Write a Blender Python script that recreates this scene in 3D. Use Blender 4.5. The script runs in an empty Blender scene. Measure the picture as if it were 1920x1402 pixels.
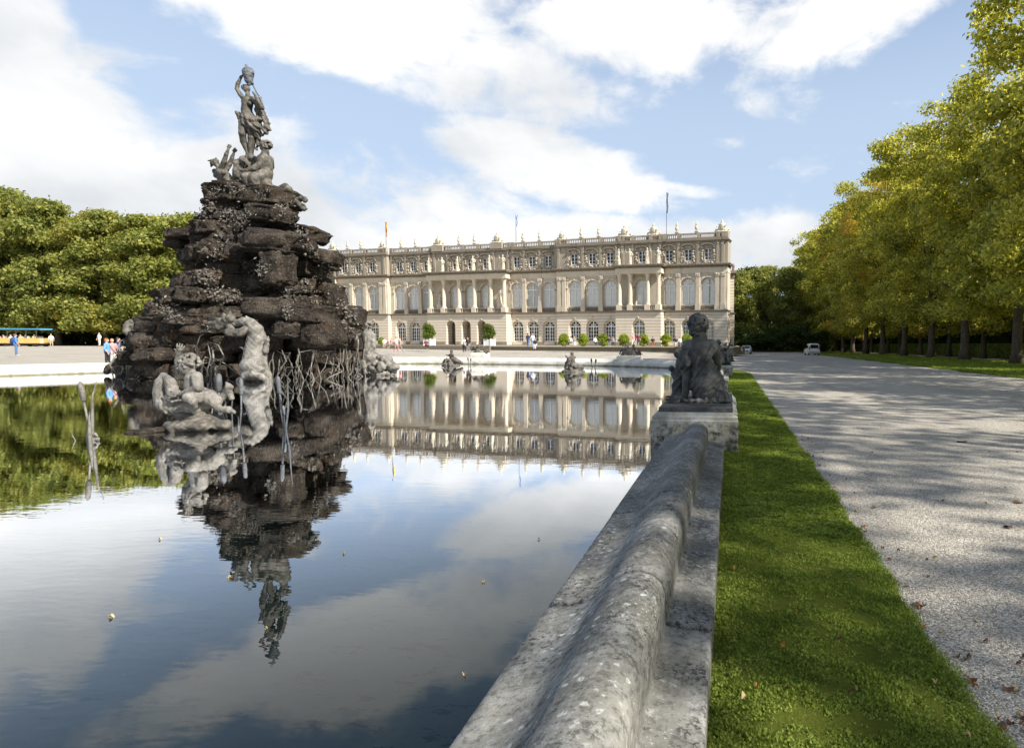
import bpy, bmesh, math, random
import numpy as np
from mathutils import Vector, Matrix, noise as mnoise
from mathutils.bvhtree import BVHTree
R = math.radians
PI = math.pi
sc = bpy.context.scene
COL = sc.collection
random.seed(7)

# ------------------------------------------------------------------ camera
F0, PX, PY, EYE = 1150.0, 1265.0, 727.7317, 1.6
MC = np.array([[0.99587034, 0.09069924, 0.0039898],
               [0.01042605, -0.07060003, -0.99745022],
               [-0.0901863, 0.99337268, -0.07125411]])
cam_d = bpy.data.cameras.new('camera'); cam = bpy.data.objects.new('camera', cam_d); COL.objects.link(cam)
cam_d.sensor_width = 36.0; cam_d.lens = F0 / 1920 * 36
cam_d.shift_x = (960 - PX) / 1920; cam_d.shift_y = (PY - 701) / 1920
cam_d.clip_start = 0.05; cam_d.clip_end = 6000
rx, ry, rz = MC[0], -MC[1], -MC[2]
cam.matrix_world = Matrix(((rx[0], ry[0], rz[0], 0), (rx[1], ry[1], rz[1], 0), (rx[2], ry[2], rz[2], EYE), (0, 0, 0, 1)))
sc.camera = cam
sc.render.resolution_x, sc.render.resolution_y = 1024, 747

def ray(u, v):
    return MC.T @ np.array([(u - PX) / F0, (v - PY) / F0, 1.0])
def atz(u, v, z=0.0):            # point of a photo measurement on a level
    d = ray(u, v); return Vector(np.array([0, 0, EYE]) + d * ((z - EYE) / d[2]))
def aty(u, v, y):                # the same at a known distance
    d = ray(u, v); return Vector(np.array([0, 0, EYE]) + d * (y / d[1]))
def depth(p):
    return float(MC[2] @ (np.array(p) - np.array([0, 0, EYE])))

# ------------------------------------------------------------------ light
SUN_AZ, SUN_EL = 25.0, 40.0      # degrees behind +X, above the horizon
sun_dir = Vector((math.cos(R(SUN_AZ)) * math.cos(R(SUN_EL)), -math.sin(R(SUN_AZ)) * math.cos(R(SUN_EL)), math.sin(R(SUN_EL))))
ld = bpy.data.lights.new('sun', 'SUN'); ld.energy = 5.0; ld.angle = R(0.5); ld.color = (1.0, 0.93, 0.82)
lo = bpy.data.objects.new('sun', ld); COL.objects.link(lo)
lo.rotation_euler = (-sun_dir).to_track_quat('-Z', 'Y').to_euler()
lo.location = (60, -30, 60)
sc.view_settings.view_transform = 'Standard'; sc.view_settings.look = 'None'
sc.view_settings.exposure = 0.92; sc.view_settings.gamma = 1.0; sc.view_settings.use_curve_mapping = False

world = bpy.data.worlds.new('World'); sc.world = world; world.use_nodes = True
wn = world.node_tree; wn.nodes.clear()

class NT:
    """tiny helper for node graphs"""
    def __init__(s, nt): s.nt = nt
    def n(s, kind, ins=None, **props):
        nd = s.nt.nodes.new(kind)
        for k, v in props.items(): setattr(nd, k, v)
        for k, v in (ins or {}).items():
            sk = nd.inputs[k]
            if isinstance(v, bpy.types.NodeSocket): s.nt.links.new(v, sk)
            elif isinstance(v, bpy.types.Node): s.nt.links.new(v.outputs[0], sk)
            else: sk.default_value = v
        return nd
    def m(s, op, a, b=0.0, c=None, clamp=False):
        ins = {0: a, 1: b}
        if c is not None: ins[2] = c
        return s.n('ShaderNodeMath', ins, operation=op, use_clamp=clamp).outputs[0]
    def vm(s, op, a, b=(0, 0, 0)):
        nd = s.n('ShaderNodeVectorMath', {0: a, 1: b}, operation=op)
        return nd.outputs['Value'] if op in ('DOT_PRODUCT', 'LENGTH', 'DISTANCE') else nd.outputs[0]
    def mapr(s, v, a, b, c=0.0, d=1.0, smooth=True):
        nd = s.n('ShaderNodeMapRange', {0: v, 1: a, 2: b, 3: c, 4: d}, interpolation_type='SMOOTHSTEP' if smooth else 'LINEAR')
        return nd.outputs[0]
    def noise(s, scale, detail=4, rough=0.55, vec=None, dist=0.0):
        ins = {'Scale': scale, 'Detail': detail, 'Roughness': rough, 'Distortion': dist}
        if vec is not None: ins['Vector'] = vec
        return s.n('ShaderNodeTexNoise', ins).outputs[0]
    def voro(s, scale, vec=None, feature='F1', out='Distance', rnd=1.0):
        ins = {'Scale': scale, 'Randomness': rnd}
        if vec is not None: ins['Vector'] = vec
        return s.n('ShaderNodeTexVoronoi', ins, feature=feature).outputs[out]
    def ramp(s, fac, stops, interp='LINEAR'):
        nd = s.n('ShaderNodeValToRGB', {0: fac}); cr = nd.color_ramp; cr.interpolation = interp
        while len(cr.elements) < len(stops): cr.elements.new(0.5)
        for e, (p, c) in zip(cr.elements, stops):
            e.position = p; e.color = tuple(c) + (1,) if len(c) == 3 else c
        return nd.outputs[0]
    def mix(s, fac, a, b, blend='MIX'):
        nd = s.n('ShaderNodeMix', data_type='RGBA', blend_type=blend)
        for i, v in ((0, fac), (6, a), (7, b)):
            if isinstance(v, bpy.types.NodeSocket): s.nt.links.new(v, nd.inputs[i])
            elif i: nd.inputs[i].default_value = tuple(v) + (1,) if len(v) == 3 else v
            else: nd.inputs[i].default_value = v
        return nd.outputs[2]
    def coord(s, which='Object'):
        return s.n('ShaderNodeTexCoord').outputs[which]
    def pos(s): return s.n('ShaderNodeNewGeometry').outputs['Position']
    def stretch(s, vec, sc_): return s.vm('MULTIPLY', vec, sc_)
    def bump(s, h, strength=0.5, dist=0.02, normal=None):
        ins = {'Height': h, 'Strength': strength, 'Distance': dist}
        if normal is not None: ins['Normal'] = normal
        return s.n('ShaderNodeBump', ins).outputs[0]

# sky: Nishita air with real sunlit clouds around it, defined by direction
W = NT(wn)
skyt = W.n('ShaderNodeTexSky', sky_type='NISHITA', sun_disc=False, sun_elevation=R(SUN_EL), sun_rotation=R(90 + SUN_AZ), air_density=1.0, dust_density=0.9, ozone_density=1.0, altitude=500)
gdir = W.n('ShaderNodeTexCoord').outputs['Generated']
def ellipse_mask(u, v, a, b, rot=0.0, soft=0.55):
    """cloud bank centred on a photo direction, a and b its half sizes there"""
    c = Vector(ray(u, v)).normalized()
    cr, sr = math.cos(R(rot)), math.sin(R(rot))
    e1 = Vector(ray(u + a * cr, v + a * sr)).normalized() - c
    e2 = Vector(ray(u - b * sr, v + b * cr)).normalized() - c
    l1, l2 = e1.length, e2.length
    e1 /= l1; e2 /= l2
    p = W.m('DIVIDE', W.m('SUBTRACT', W.vm('DOT_PRODUCT', gdir, tuple(e1)), e1.dot(c)), l1)
    q = W.m('DIVIDE', W.m('SUBTRACT', W.vm('DOT_PRODUCT', gdir, tuple(e2)), e2.dot(c)), l2)
    r = W.m('SQRT', W.m('ADD', W.m('MULTIPLY', p, p), W.m('MULTIPLY', q, q)))
    front = W.m('GREATER_THAN', W.vm('DOT_PRODUCT', gdir, tuple(c)), 0.25)
    return W.m('MULTIPLY', W.mapr(r, 1.0 + soft, 1.0 - soft), front)
CL = [(30, 10, 110, 90, 30, 1), (520, 20, 330, 75, 12, 1), (820, 70, 330, 100, 10, 1), (1250, 20, 360, 105, -4, 1), (1640, 0, 270, 95, -14, 1),
      (1000, 140, 120, 30, -8, .6), (60, 330, 340, 210, 14, 1.15), (200, 370, 380, 150, 14, 1.15), (330, 440, 430, 185, 12, 1.15), (720, 420, 420, 125, 8, 1), (1060, 320, 220, 66, 10, 1),
      (1230, 352, 130, 18, 4, .8), (1463, 182, 75, 40, 0, .42), (1440, 475, 190, 62, 0, 1), (1120, 455, 330, 55, 0, 1),
      # bank to the left of and above the frame, mirrored in the near water
      (-260, 60, 330, 330, 0, 1)]
msk = None
for c in CL:
    e = W.m('MULTIPLY', ellipse_mask(*c[:5], .6), float(c[5]))
    msk = e if msk is None else W.m('MAXIMUM', msk, e)
# everywhere else (behind the viewer): loose noise clouds
back = W.mapr(W.vm('DOT_PRODUCT', gdir, tuple(Vector(ray(960, 500)).normalized())), 0.35, -0.1)
nb = W.mapr(W.noise(1.6, 5, 0.55, gdir), 0.48, 0.60)
msk = W.m('MAXIMUM', msk, W.m('MULTIPLY', back, nb))
warp = W.stretch(gdir, (1.0, 1.0, 1.7))
n1 = W.noise(4.2, 9, 0.58, warp, 0.25)
n2 = W.noise(12.0, 8, 0.62, warp, .4)
dens = W.m('ADD', W.m('MULTIPLY', msk, 1.35), W.m('MULTIPLY', W.m('SUBTRACT', n1, 0.5), 3.0))
dens = W.m('ADD', dens, W.m('MULTIPLY', W.m('SUBTRACT', n2, 0.5), 1.7))
dens = W.mapr(dens, 0.25, 1.10)
shade = W.noise(3.1, 6, 0.55, W.vm('ADD', warp, (3.1, 1.7, 0.4)))
ccol = W.ramp(shade, [(0.30, (0.62, 0.65, 0.70)), (0.47, (0.84, 0.85, 0.87)), (0.60, (1.0, 0.99, 0.98))])
elev = W.n('ShaderNodeSeparateXYZ', {0: gdir}).outputs[2]
skyc = W.mix(W.mapr(elev, 0.30, 0.60, 0.78, 0.12), skyt.outputs[0], (3.15, 3.85, 4.85), 'MIX')
cloud = W.mix(1.0, ccol, (6.0, 6.0, 5.9), 'MULTIPLY')
sky_all = W.mix(W.m('MULTIPLY', dens, 0.96), skyc, cloud)
bg = W.n('ShaderNodeBackground', {'Color': sky_all, 'Strength': 0.10})
W.n('ShaderNodeOutputWorld', {'Surface': bg})

# ------------------------------------------------------------------ object helpers
def tag(o, label=None, cat=None, group=None, kind=None):
    for k, v in (('label', label), ('category', cat), ('group', group), ('kind', kind)):
        if v: o[k] = v
    return o
def empty(name, loc=(0, 0, 0), rz=0.0, label=None, cat=None, group=None):
    o = bpy.data.objects.new(name, None); COL.objects.link(o); o.location = loc; o.rotation_euler = (0, 0, rz)
    o.empty_display_size = 0.2
    return tag(o, label, cat, group)
def link(name, me, m=None, parent=None, loc=(0, 0, 0), rz=0.0, scale=None):
    o = bpy.data.objects.new(name, me); COL.objects.link(o); o.location = loc; o.rotation_euler = (0, 0, rz)
    if scale is not None: o.scale = scale if hasattr(scale, '__len__') else (scale,) * 3
    if m is not None and len(me.materials) == 0: me.materials.append(m)
    if parent is not None: o.parent = parent
    return o
def npmesh(name, verts, faces, smooth=False, m=None):
    """verts (n,3), faces (k,3|4) arrays"""
    verts = np.asarray(verts, np.float32); faces = np.asarray(faces, np.int32)
    me = bpy.data.meshes.new(name); k = faces.shape[1]
    me.vertices.add(len(verts)); me.vertices.foreach_set('co', verts.ravel())
    me.loops.add(faces.size); me.loops.foreach_set('vertex_index', faces.ravel())
    me.polygons.add(len(faces)); me.polygons.foreach_set('loop_start', np.arange(0, faces.size, k, dtype=np.int32))
    if smooth: me.polygons.foreach_set('use_smooth', np.ones(len(faces), bool))
    me.update(calc_edges=True); me.validate()
    if m: me.materials.append(m)
    return me
def copy_tree(o, parent=None):
    c = o.copy(); COL.objects.link(c)
    if parent is not None: c.parent = parent
    for ch in list(o.children): copy_tree(ch, c)
    return c
class MB:
    """collects simple solids into one mesh"""
    def __init__(s): s.v = []; s.f = []
    def add(s, vs, fs):
        o = len(s.v); s.v += [tuple(p) for p in vs]; s.f += [tuple(i + o for i in f) for f in fs]; return s
    def box(s, x0, x1, y0, y1, z0, z1):
        return s.add([(x0, y0, z0), (x1, y0, z0), (x1, y1, z0), (x0, y1, z0), (x0, y0, z1), (x1, y0, z1), (x1, y1, z1), (x0, y1, z1)],
                     [(0, 3, 2, 1), (4, 5, 6, 7), (0, 1, 5, 4), (1, 2, 6, 5), (2, 3, 7, 6), (3, 0, 4, 7)])
    def quad(s, a, b, c, d): return s.add([a, b, c, d], [(0, 1, 2, 3)])
    def tube(s, pts, rad, n=8, cap=True):
        pts = [Vector(p) for p in pts]
        rs = rad if hasattr(rad, '__len__') else [rad] * len(pts)
        vs = []; fs = []; prev = None
        for i, p in enumerate(pts):
            t = (pts[min(i + 1, len(pts) - 1)] - pts[max(i - 1, 0)]); t = t.normalized() if t.length > 1e-9 else Vector((0, 0, 1))
            if prev is None: a = t.orthogonal().normalized()
            else:
                a = prev - t * prev.dot(t); a = a.normalized() if a.length > 1e-6 else t.orthogonal().normalized()
            prev = a; b = t.cross(a)
            for k in range(n):
                w = 2 * PI * k / n; vs.append(p + (a * math.cos(w) + b * math.sin(w)) * rs[i])
        for i in range(len(pts) - 1):
            for k in range(n):
                k2 = (k + 1) % n; fs.append((i * n + k, i * n + k2, (i + 1) * n + k2, (i + 1) * n + k))
        if cap: fs.append(tuple(range(n - 1, -1, -1))); fs.append(tuple((len(pts) - 1) * n + k for k in range(n)))
        return s.add(vs, fs)
    def lathe(s, prof, c=(0, 0, 0), n=12, sx=1.0, sy=1.0):
        vs = []; fs = []
        for r, z in prof:
            for k in range(n):
                w = 2 * PI * k / n; vs.append((c[0] + r * sx * math.cos(w), c[1] + r * sy * math.sin(w), c[2] + z))
        for i in range(len(prof) - 1):
            for k in range(n):
                k2 = (k + 1) % n; fs.append((i * n + k, i * n + k2, (i + 1) * n + k2, (i + 1) * n + k))
        fs.append(tuple(range(n - 1, -1, -1))); fs.append(tuple((len(prof) - 1) * n + k for k in range(n)))
        return s.add(vs, fs)
    def xform(s, M):
        s.v = [tuple(M @ Vector(p)) for p in s.v]; return s
    def mesh(s, name, m=None, smooth=False):
        me = bpy.data.meshes.new(name); me.from_pydata(s.v, [], s.f)
        if smooth:
            for p in me.polygons: p.use_smooth = True
        me.update()
        if m: me.materials.append(m)
        return me
    def build(s, name, m, parent=None, smooth=False, **kw):
        return link(name, s.mesh(name, m, smooth), None, parent, **kw)

# ------------------------------------------------------------------ signed-distance sculpting
def sculpt(name, prims, h, k=0.04, m=None, rough=0.0, rs=6.0, folds=None, smooth=True):
    """prims: ('c', p0, p1, r0, r1) tapered limb, ('e', c, (rx,ry,rz)[, 3x3 rotation]) mass, melted into one surface"""
    los, his = [], []
    for p in prims:
        if p[0] == 'c':
            a, b = np.array(p[1]), np.array(p[2]); r = max(p[3], p[4]); lo_, hi_ = np.minimum(a, b) - r, np.maximum(a, b) + r
        else:
            c = np.array(p[1]); r = max(p[2]); lo_, hi_ = c - r, c + r
        los.append(lo_); his.append(hi_)
    lo0 = np.min(los, 0) - 3 * h; hi0 = np.max(his, 0) + 3 * h
    N = np.ceil((hi0 - lo0) / h).astype(int) + 1
    D = np.full(N, 1e3, np.float32)
    ax = [lo0[i] + h * np.arange(N[i], dtype=np.float32) for i in range(3)]
    for p, l, hh in zip(prims, los, his):
        mg = 2.2 * k + 2 * h
        i0 = np.clip(np.floor((l - mg - lo0) / h).astype(int), 0, N - 1); i1 = np.clip(np.ceil((hh + mg - lo0) / h).astype(int) + 1, 1, N)
        sl = tuple(slice(i0[j], i1[j]) for j in range(3))
        x = ax[0][sl[0]][:, None, None]; y = ax[1][sl[1]][None, :, None]; z = ax[2][sl[2]][None, None, :]
        if p[0] == 'c':
            a, b = np.array(p[1], float), np.array(p[2], float); ba = b - a; L2 = max(ba @ ba, 1e-9)
            t = np.clip(((x - a[0]) * ba[0] + (y - a[1]) * ba[1] + (z - a[2]) * ba[2]) / L2, 0, 1)
            d = np.sqrt((x - a[0] - t * ba[0]) ** 2 + (y - a[1] - t * ba[1]) ** 2 + (z - a[2] - t * ba[2]) ** 2) - (p[3] + (p[4] - p[3]) * t)
        else:
            c, r = p[1], p[2]; X, Y_, Z = x - c[0], y - c[1], z - c[2]
            if len(p) > 3 and p[3] is not None:
                Q = np.array(p[3]); X, Y_, Z = (Q[0, 0] * X + Q[1, 0] * Y_ + Q[2, 0] * Z, Q[0, 1] * X + Q[1, 1] * Y_ + Q[2, 1] * Z, Q[0, 2] * X + Q[1, 2] * Y_ + Q[2, 2] * Z)
            k0 = np.sqrt((X / r[0]) ** 2 + (Y_ / r[1]) ** 2 + (Z / r[2]) ** 2)
            k1 = np.sqrt((X / r[0] ** 2) ** 2 + (Y_ / r[1] ** 2) ** 2 + (Z / r[2] ** 2) ** 2) + 1e-9
            d = k0 * (k0 - 1) / k1
        o = D[sl]; kk = k
        q = np.clip(0.5 + 0.5 * (o - d) / kk, 0, 1)
        D[sl] = (o * (1 - q) + d * q - kk * q * (1 - q)).astype(np.float32)
    S = D < 0
    # surface nets
    nx, ny, nz = N
    cs = np.zeros((nx - 1, ny - 1, nz - 1), np.int32); corners = [(i, j, l) for i in (0, 1) for j in (0, 1) for l in (0, 1)]
    for (i, j, l) in corners: cs += S[i:nx - 1 + i, j:ny - 1 + j, l:nz - 1 + l]
    act = (cs > 0) & (cs < 8); idx = -np.ones(act.shape, np.int64); ids = np.argwhere(act); idx[act] = np.arange(len(ids))
    acc = np.zeros((len(ids), 3)); cnt = np.zeros(len(ids))
    for a_ in corners:
        for ax_ in range(3):
            if a_[ax_] == 1: continue
            b_ = list(a_); b_[ax_] = 1
            da = D[ids[:, 0] + a_[0], ids[:, 1] + a_[1], ids[:, 2] + a_[2]]; db = D[ids[:, 0] + b_[0], ids[:, 1] + b_[1], ids[:, 2] + b_[2]]
            cr = (da < 0) != (db < 0); t = np.where(cr, da / np.where(cr, da - db, 1), 0)
            pt = ids + np.array(a_) + 0.0; pt[:, ax_] += t
            acc += pt * cr[:, None]; cnt += cr
    V = acc / cnt[:, None] * h + lo0
    Fs = []
    for ax_ in range(3):
        s0 = [slice(1, -1)] * 3; s0[ax_] = slice(0, -1); s1 = list(s0); s1[ax_] = slice(1, None)
        A = S[tuple(s0)]; B = S[tuple(s1)]; cr = np.argwhere(A != B); inside = A[A != B]
        off = np.ones(3, int); off[ax_] = 0; g = cr + off
        u, v = [(1, 2), (2, 0), (0, 1)][ax_]
        def cell(du, dv):
            q = g.copy(); q[:, u] -= du; q[:, v] -= dv; return idx[q[:, 0], q[:, 1], q[:, 2]]
        quad = np.stack([cell(1, 1), cell(0, 1), cell(0, 0), cell(1, 0)], 1)
        quad[~inside] = quad[~inside][:, ::-1]; Fs.append(quad)
    Fq = np.concatenate(Fs); Fq = Fq[(Fq >= 0).all(1)]
    if rough or folds:
        n = np.zeros_like(V); e1 = V[Fq[:, 2]] - V[Fq[:, 0]]; e2 = V[Fq[:, 3]] - V[Fq[:, 1]]; fn = np.cross(e1, e2)
        for c in range(4): np.add.at(n, Fq[:, c], fn)
        n /= np.linalg.norm(n, axis=1)[:, None] + 1e-9
        if rough:
            dd = np.array([mnoise.noise(Vector(p) * rs) + 0.5 * mnoise.noise(Vector(p) * rs * 2.7) for p in V]); V = V + n * (dd * rough)[:, None]
        if folds: V = V + n * folds(V, n)[:, None]
    return npmesh(name, V, Fq, smooth, m)
def rotm(ax, ang):
    return np.array(Matrix.Rotation(R(ang), 3, ax))
# ------------------------------------------------------------------ materials
MT = {}
def mat(name, fn):
    m = bpy.data.materials.new(name); m.use_nodes = True; m.node_tree.nodes.clear(); g = NT(m.node_tree)
    sh = fn(g); out = g.n('ShaderNodeOutputMaterial', {'Surface': sh}); MT[name] = m; return m
def pb(g, color, rough=0.7, normal=None, metal=0.0, spec=0.3, **kw):
    ins = {'Base Color': color if not isinstance(color, tuple) else tuple(color) + (1,), 'Roughness': rough, 'Metallic': metal, 'Specular IOR Level': spec}
    if normal is not None: ins['Normal'] = normal
    ins.update(kw)
    return g.n('ShaderNodeBsdfPrincipled', ins).outputs[0]
def plain(name, col, rough=0.6, var=0.25, scale=8.0, metal=0.0, spec=0.3, bump=0.15, bd=0.005):
    def fn(g):
        c = g.coord(); nz = g.noise(scale, 5, 0.6, c)
        dk = tuple(x * (1 - var) for x in col); lt = tuple(min(1, x * (1 + var)) for x in col)
        cc = g.ramp(nz, [(0.3, dk), (0.7, lt)])
        return pb(g, cc, rough, g.bump(g.noise(scale * 5, 4, 0.6, c), bump, bd), metal, spec)
    return mat(name, fn)

def stone_fn(g):           # weathered coping: grey, black crust, pale lichen rosettes
    p = g.pos(); a = g.noise(2.2, 6, 0.62, p); b = g.noise(14, 6, 0.65, p); c = g.noise(60, 4, 0.6, p)
    base = g.ramp(a, [(0.30, (0.09, 0.092, 0.086)), (0.45, (0.165, 0.167, 0.158)), (0.56, (0.24, 0.242, 0.23)), (0.70, (0.38, 0.38, 0.36))])
    st = g.noise(5, 6, 0.7, g.stretch(p, (1.0, .35, 1.0))); base = g.mix(g.m('MULTIPLY', g.mapr(st, 0.52, 0.68), 0.45), base, (0.36, 0.36, 0.345)); base = g.mix(g.m('MULTIPLY', g.mapr(st, 0.46, 0.34), 0.5), base, (0.07, 0.068, 0.058))
    base = g.mix(g.mapr(b, 0.40, 0.72), g.mix(0.45, base, (0.11, 0.105, 0.085)), base)
    lich_zone = g.mapr(g.noise(1.7, 3, 0.5, g.vm('ADD', p, (4.2, 0, 0))), 0.46, 0.60)
    pw = g.vm('ADD', p, g.vm('MULTIPLY', g.n('ShaderNodeTexNoise', {'Scale': 26.0, 'Detail': 3.0, 'Vector': p}).outputs[1], (0.03, 0.03, 0.03)))
    v1 = g.voro(17, pw); spots = g.m('MULTIPLY', g.mapr(g.m('ADD', v1, g.m('MULTIPLY', g.m('SUBTRACT', c, .5), .5)), 0.30, 0.16), lich_zone)
    sel = g.mapr(g.n('ShaderNodeSeparateColor', {0: g.voro(17, pw, out='Color')}).outputs[0], 0.45, 0.5)
    base = g.mix(g.m('MULTIPLY', g.m('MULTIPLY', spots, sel), 0.8), base, (0.50, 0.52, 0.50))
    v2 = g.voro(55, pw); sp2 = g.m('MULTIPLY', g.mapr(v2, 0.26, 0.16), g.mapr(g.noise(3.3, 3, 0.5, p), 0.5, 0.62))
    base = g.mix(g.m('MULTIPLY', sp2, 0.6), base, (0.47, 0.48, 0.47))
    blk = g.m('MULTIPLY', g.mapr(g.noise(38, 6, 0.72, p), 0.52, 0.58), g.mapr(g.noise(2.6, 4, 0.6, g.vm('ADD', p, (9, 3, 1))), 0.42, 0.56))
    base = g.mix(g.m('MULTIPLY', blk, 0.85), base, (0.022, 0.022, 0.02))
    big = g.mapr(g.noise(0.9, 4, 0.6, g.vm('ADD', p, (1, 8, 1))), 0.45, 0.65)
    base = g.mix(g.m('MULTIPLY', big, 0.25), base, (0.26, 0.255, 0.225)); mo = g.noise(20, 8, 0.78, p); base = g.mix(g.m('MULTIPLY', g.mapr(mo, 0.50, 0.40), 0.6), base, (0.045, 0.046, 0.043)); base = g.mix(g.m('MULTIPLY', g.mapr(mo, 0.56, 0.66), 0.5), base, (0.42, 0.42, 0.41))
    h = g.m('ADD', g.m('MULTIPLY', mo, 0.5), g.m('MULTIPLY', c, 0.7))
    return pb(g, base, 0.88, g.bump(h, 0.7, 0.008), spec=0.2)
mat('coping_stone', stone_fn)
def ped_fn(g):
    p = g.pos(); a = g.noise(3, 6, 0.62, p); b = g.noise(11, 6, 0.7, p)
    base = g.ramp(a, [(0.3, (0.20, 0.20, 0.18)), (0.55, (0.34, 0.335, 0.30)), (0.75, (0.50, 0.49, 0.45))])
    b2 = g.noise(4.5, 9, 0.78, p); zz = g.n('ShaderNodeSeparateXYZ', {0: p}).outputs[2]
    base = g.mix(g.m('MULTIPLY', g.mapr(b2, 0.44, 0.60), g.mapr(zz, 0.62, 0.30)), base, (0.045, 0.045, 0.038)); base = g.mix(g.m('MULTIPLY', g.mapr(b, 0.58, 0.66), 0.7), base, (0.06, 0.06, 0.05))
    base = g.mix(g.m('MULTIPLY', g.mapr(g.noise(5, 4, 0.6, g.vm('ADD', p, (7, 2, 0))), 0.5, 0.7), 0.4), base, (0.16, 0.16, 0.07))
    return pb(g, base, 0.9, g.bump(g.noise(40, 5, 0.65, p), 0.5, 0.01), spec=0.2)
mat('pedestal_stone', ped_fn)
def pale_stone(g):
    p = g.pos(); a = g.noise(1.4, 6, 0.6, p)
    base = g.ramp(a, [(0.3, (0.42, 0.40, 0.35)), (0.7, (0.66, 0.64, 0.58))])
    base = g.mix(g.m('MULTIPLY', g.mapr(g.noise(9, 5, 0.7, p), 0.55, 0.66), 0.6), base, (0.14, 0.13, 0.11))
    z_ = g.n('ShaderNodeSeparateXYZ', {0: p}).outputs[2]; base = g.mix(g.m('MULTIPLY', g.mapr(g.m('ADD', z_, g.m('MULTIPLY', g.noise(2.2, 4, .6, p), .2)), 0.20, 0.06), .85), base, (0.10, 0.095, 0.05))
    return pb(g, base, 0.85, g.bump(g.noise(30, 4, 0.6, p), 0.3, 0.01), spec=0.2)
mat('far_coping', pale_stone)
def lead_fn(base0, dk, lt):
    def fn(g):
        p = g.pos(); a = g.noise(5, 6, 0.65, p); b = g.noise(24, 5, 0.65, p)
        c = g.ramp(a, [(0.32, dk), (0.5, base0), (0.68, lt)])
        c = g.mix(g.m('MULTIPLY', g.mapr(b, 0.52, 0.7), 0.6), c, tuple(x * 0.35 for x in dk))
        return pb(g, c, 0.72, g.bump(g.noise(34, 6, 0.7, p), 0.6, 0.02), spec=0.4)
    return fn
mat('lead', lead_fn((0.088, 0.081, 0.069), (0.032, 0.030, 0.027), (0.19, 0.175, 0.148)))
mat('pale_lead', lead_fn((0.16, 0.152, 0.138), (0.075, 0.071, 0.064), (0.27, 0.257, 0.232)))
mat('foliage_lead', lead_fn((0.10, 0.093, 0.080), (0.035, 0.032, 0.028), (0.25, 0.235, 0.205)))
mat('dark_bronze', lead_fn((0.052, 0.055, 0.053), (0.024, 0.026, 0.026), (0.105, 0.108, 0.10)))
mat('dark_lead', lead_fn((0.10, 0.11, 0.125), (0.06, 0.065, 0.075), (0.17, 0.18, 0.19)))
mat('sandstone_sculpture', lead_fn((0.50, 0.46, 0.36), (0.26, 0.235, 0.18), (0.66, 0.61, 0.50)))
def rock_fn(g):
    p = g.pos(); a = g.noise(1.1, 6, 0.6, p); b = g.noise(9, 8, 0.75, p); pits = g.voro(11, p)
    c = g.ramp(a, [(0.3, (0.016, 0.0135, 0.012)), (0.5, (0.042, 0.035, 0.029)), (0.7, (0.095, 0.079, 0.063))])
    c = g.mix(g.m('MULTIPLY', g.mapr(b, 0.52, 0.68), .85), c, (0.21, 0.18, 0.145))
    c = g.mix(g.m('MULTIPLY', g.mapr(g.noise(0.7, 4, 0.6, g.vm('ADD', p, (5, 1, 2))), 0.56, 0.7), 0.45), c, (0.11, 0.062, 0.035))
    c = g.mix(g.m('MULTIPLY', g.mapr(g.noise(2.3, 5, 0.7, g.vm('ADD', p, (1, 9, 2))), 0.60, 0.72), 0.5), c, (0.10, 0.10, 0.03))
    h = g.m('ADD', b, g.m('MULTIPLY', g.mapr(pits, 0.0, 0.45), 0.5))
    return pb(g, c, 0.92, g.bump(h, 1.0, 0.16), spec=0.15)
mat('tufa_rock', rock_fn)

def gravel_fn(g):
    p = g.pos()
    v = g.voro(95, p); vc = g.n('ShaderNodeSeparateColor', {0: g.voro(95, p, out='Color')}).outputs[0]
    v2 = g.voro(38, p); vc2 = g.n('ShaderNodeSeparateColor', {0: g.voro(38, p, out='Color')}).outputs[1]
    c = g.ramp(vc, [(0.0, (0.13, 0.118, 0.10)), (0.35, (0.32, 0.295, 0.255)), (0.7, (0.47, 0.435, 0.375)), (1.0, (0.70, 0.66, 0.58))])
    c = g.mix(g.m('MULTIPLY', g.mapr(v2, 0.34, 0.2), g.mapr(vc2, 0.80, 0.84)), c, (0.60, 0.57, 0.52))
    c = g.mix(g.m('MULTIPLY', g.mapr(v2, 0.34, 0.2), g.mapr(vc2, 0.18, 0.14)), c, (0.10, 0.095, 0.09))
    big = g.noise(0.35, 5, 0.6, p); c = g.mix(g.mapr(big, 0.35, 0.7), g.mix(0.22, c, (0.16, 0.145, 0.12)), c)
    tr = g.noise(1.1, 4, 0.6, g.stretch(p, (1.0, .06, 1.0))); c = g.mix(g.m('MULTIPLY', g.mapr(tr, 0.48, 0.66), 0.28), c, (0.17, 0.155, 0.13)); mid = g.noise(6, 5, 0.7, p); c = g.mix(g.m('MULTIPLY', g.mapr(mid, 0.5, 0.7), 0.25), c, (0.20, 0.185, 0.16))
    h = g.m('SUBTRACT', 1.0, g.m('ADD', v, g.m('MULTIPLY', v2, 0.6)))
    return pb(g, c, 0.9, g.bump(h, 0.8, 0.012), spec=0.15)
mat('gravel', gravel_fn)
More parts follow.
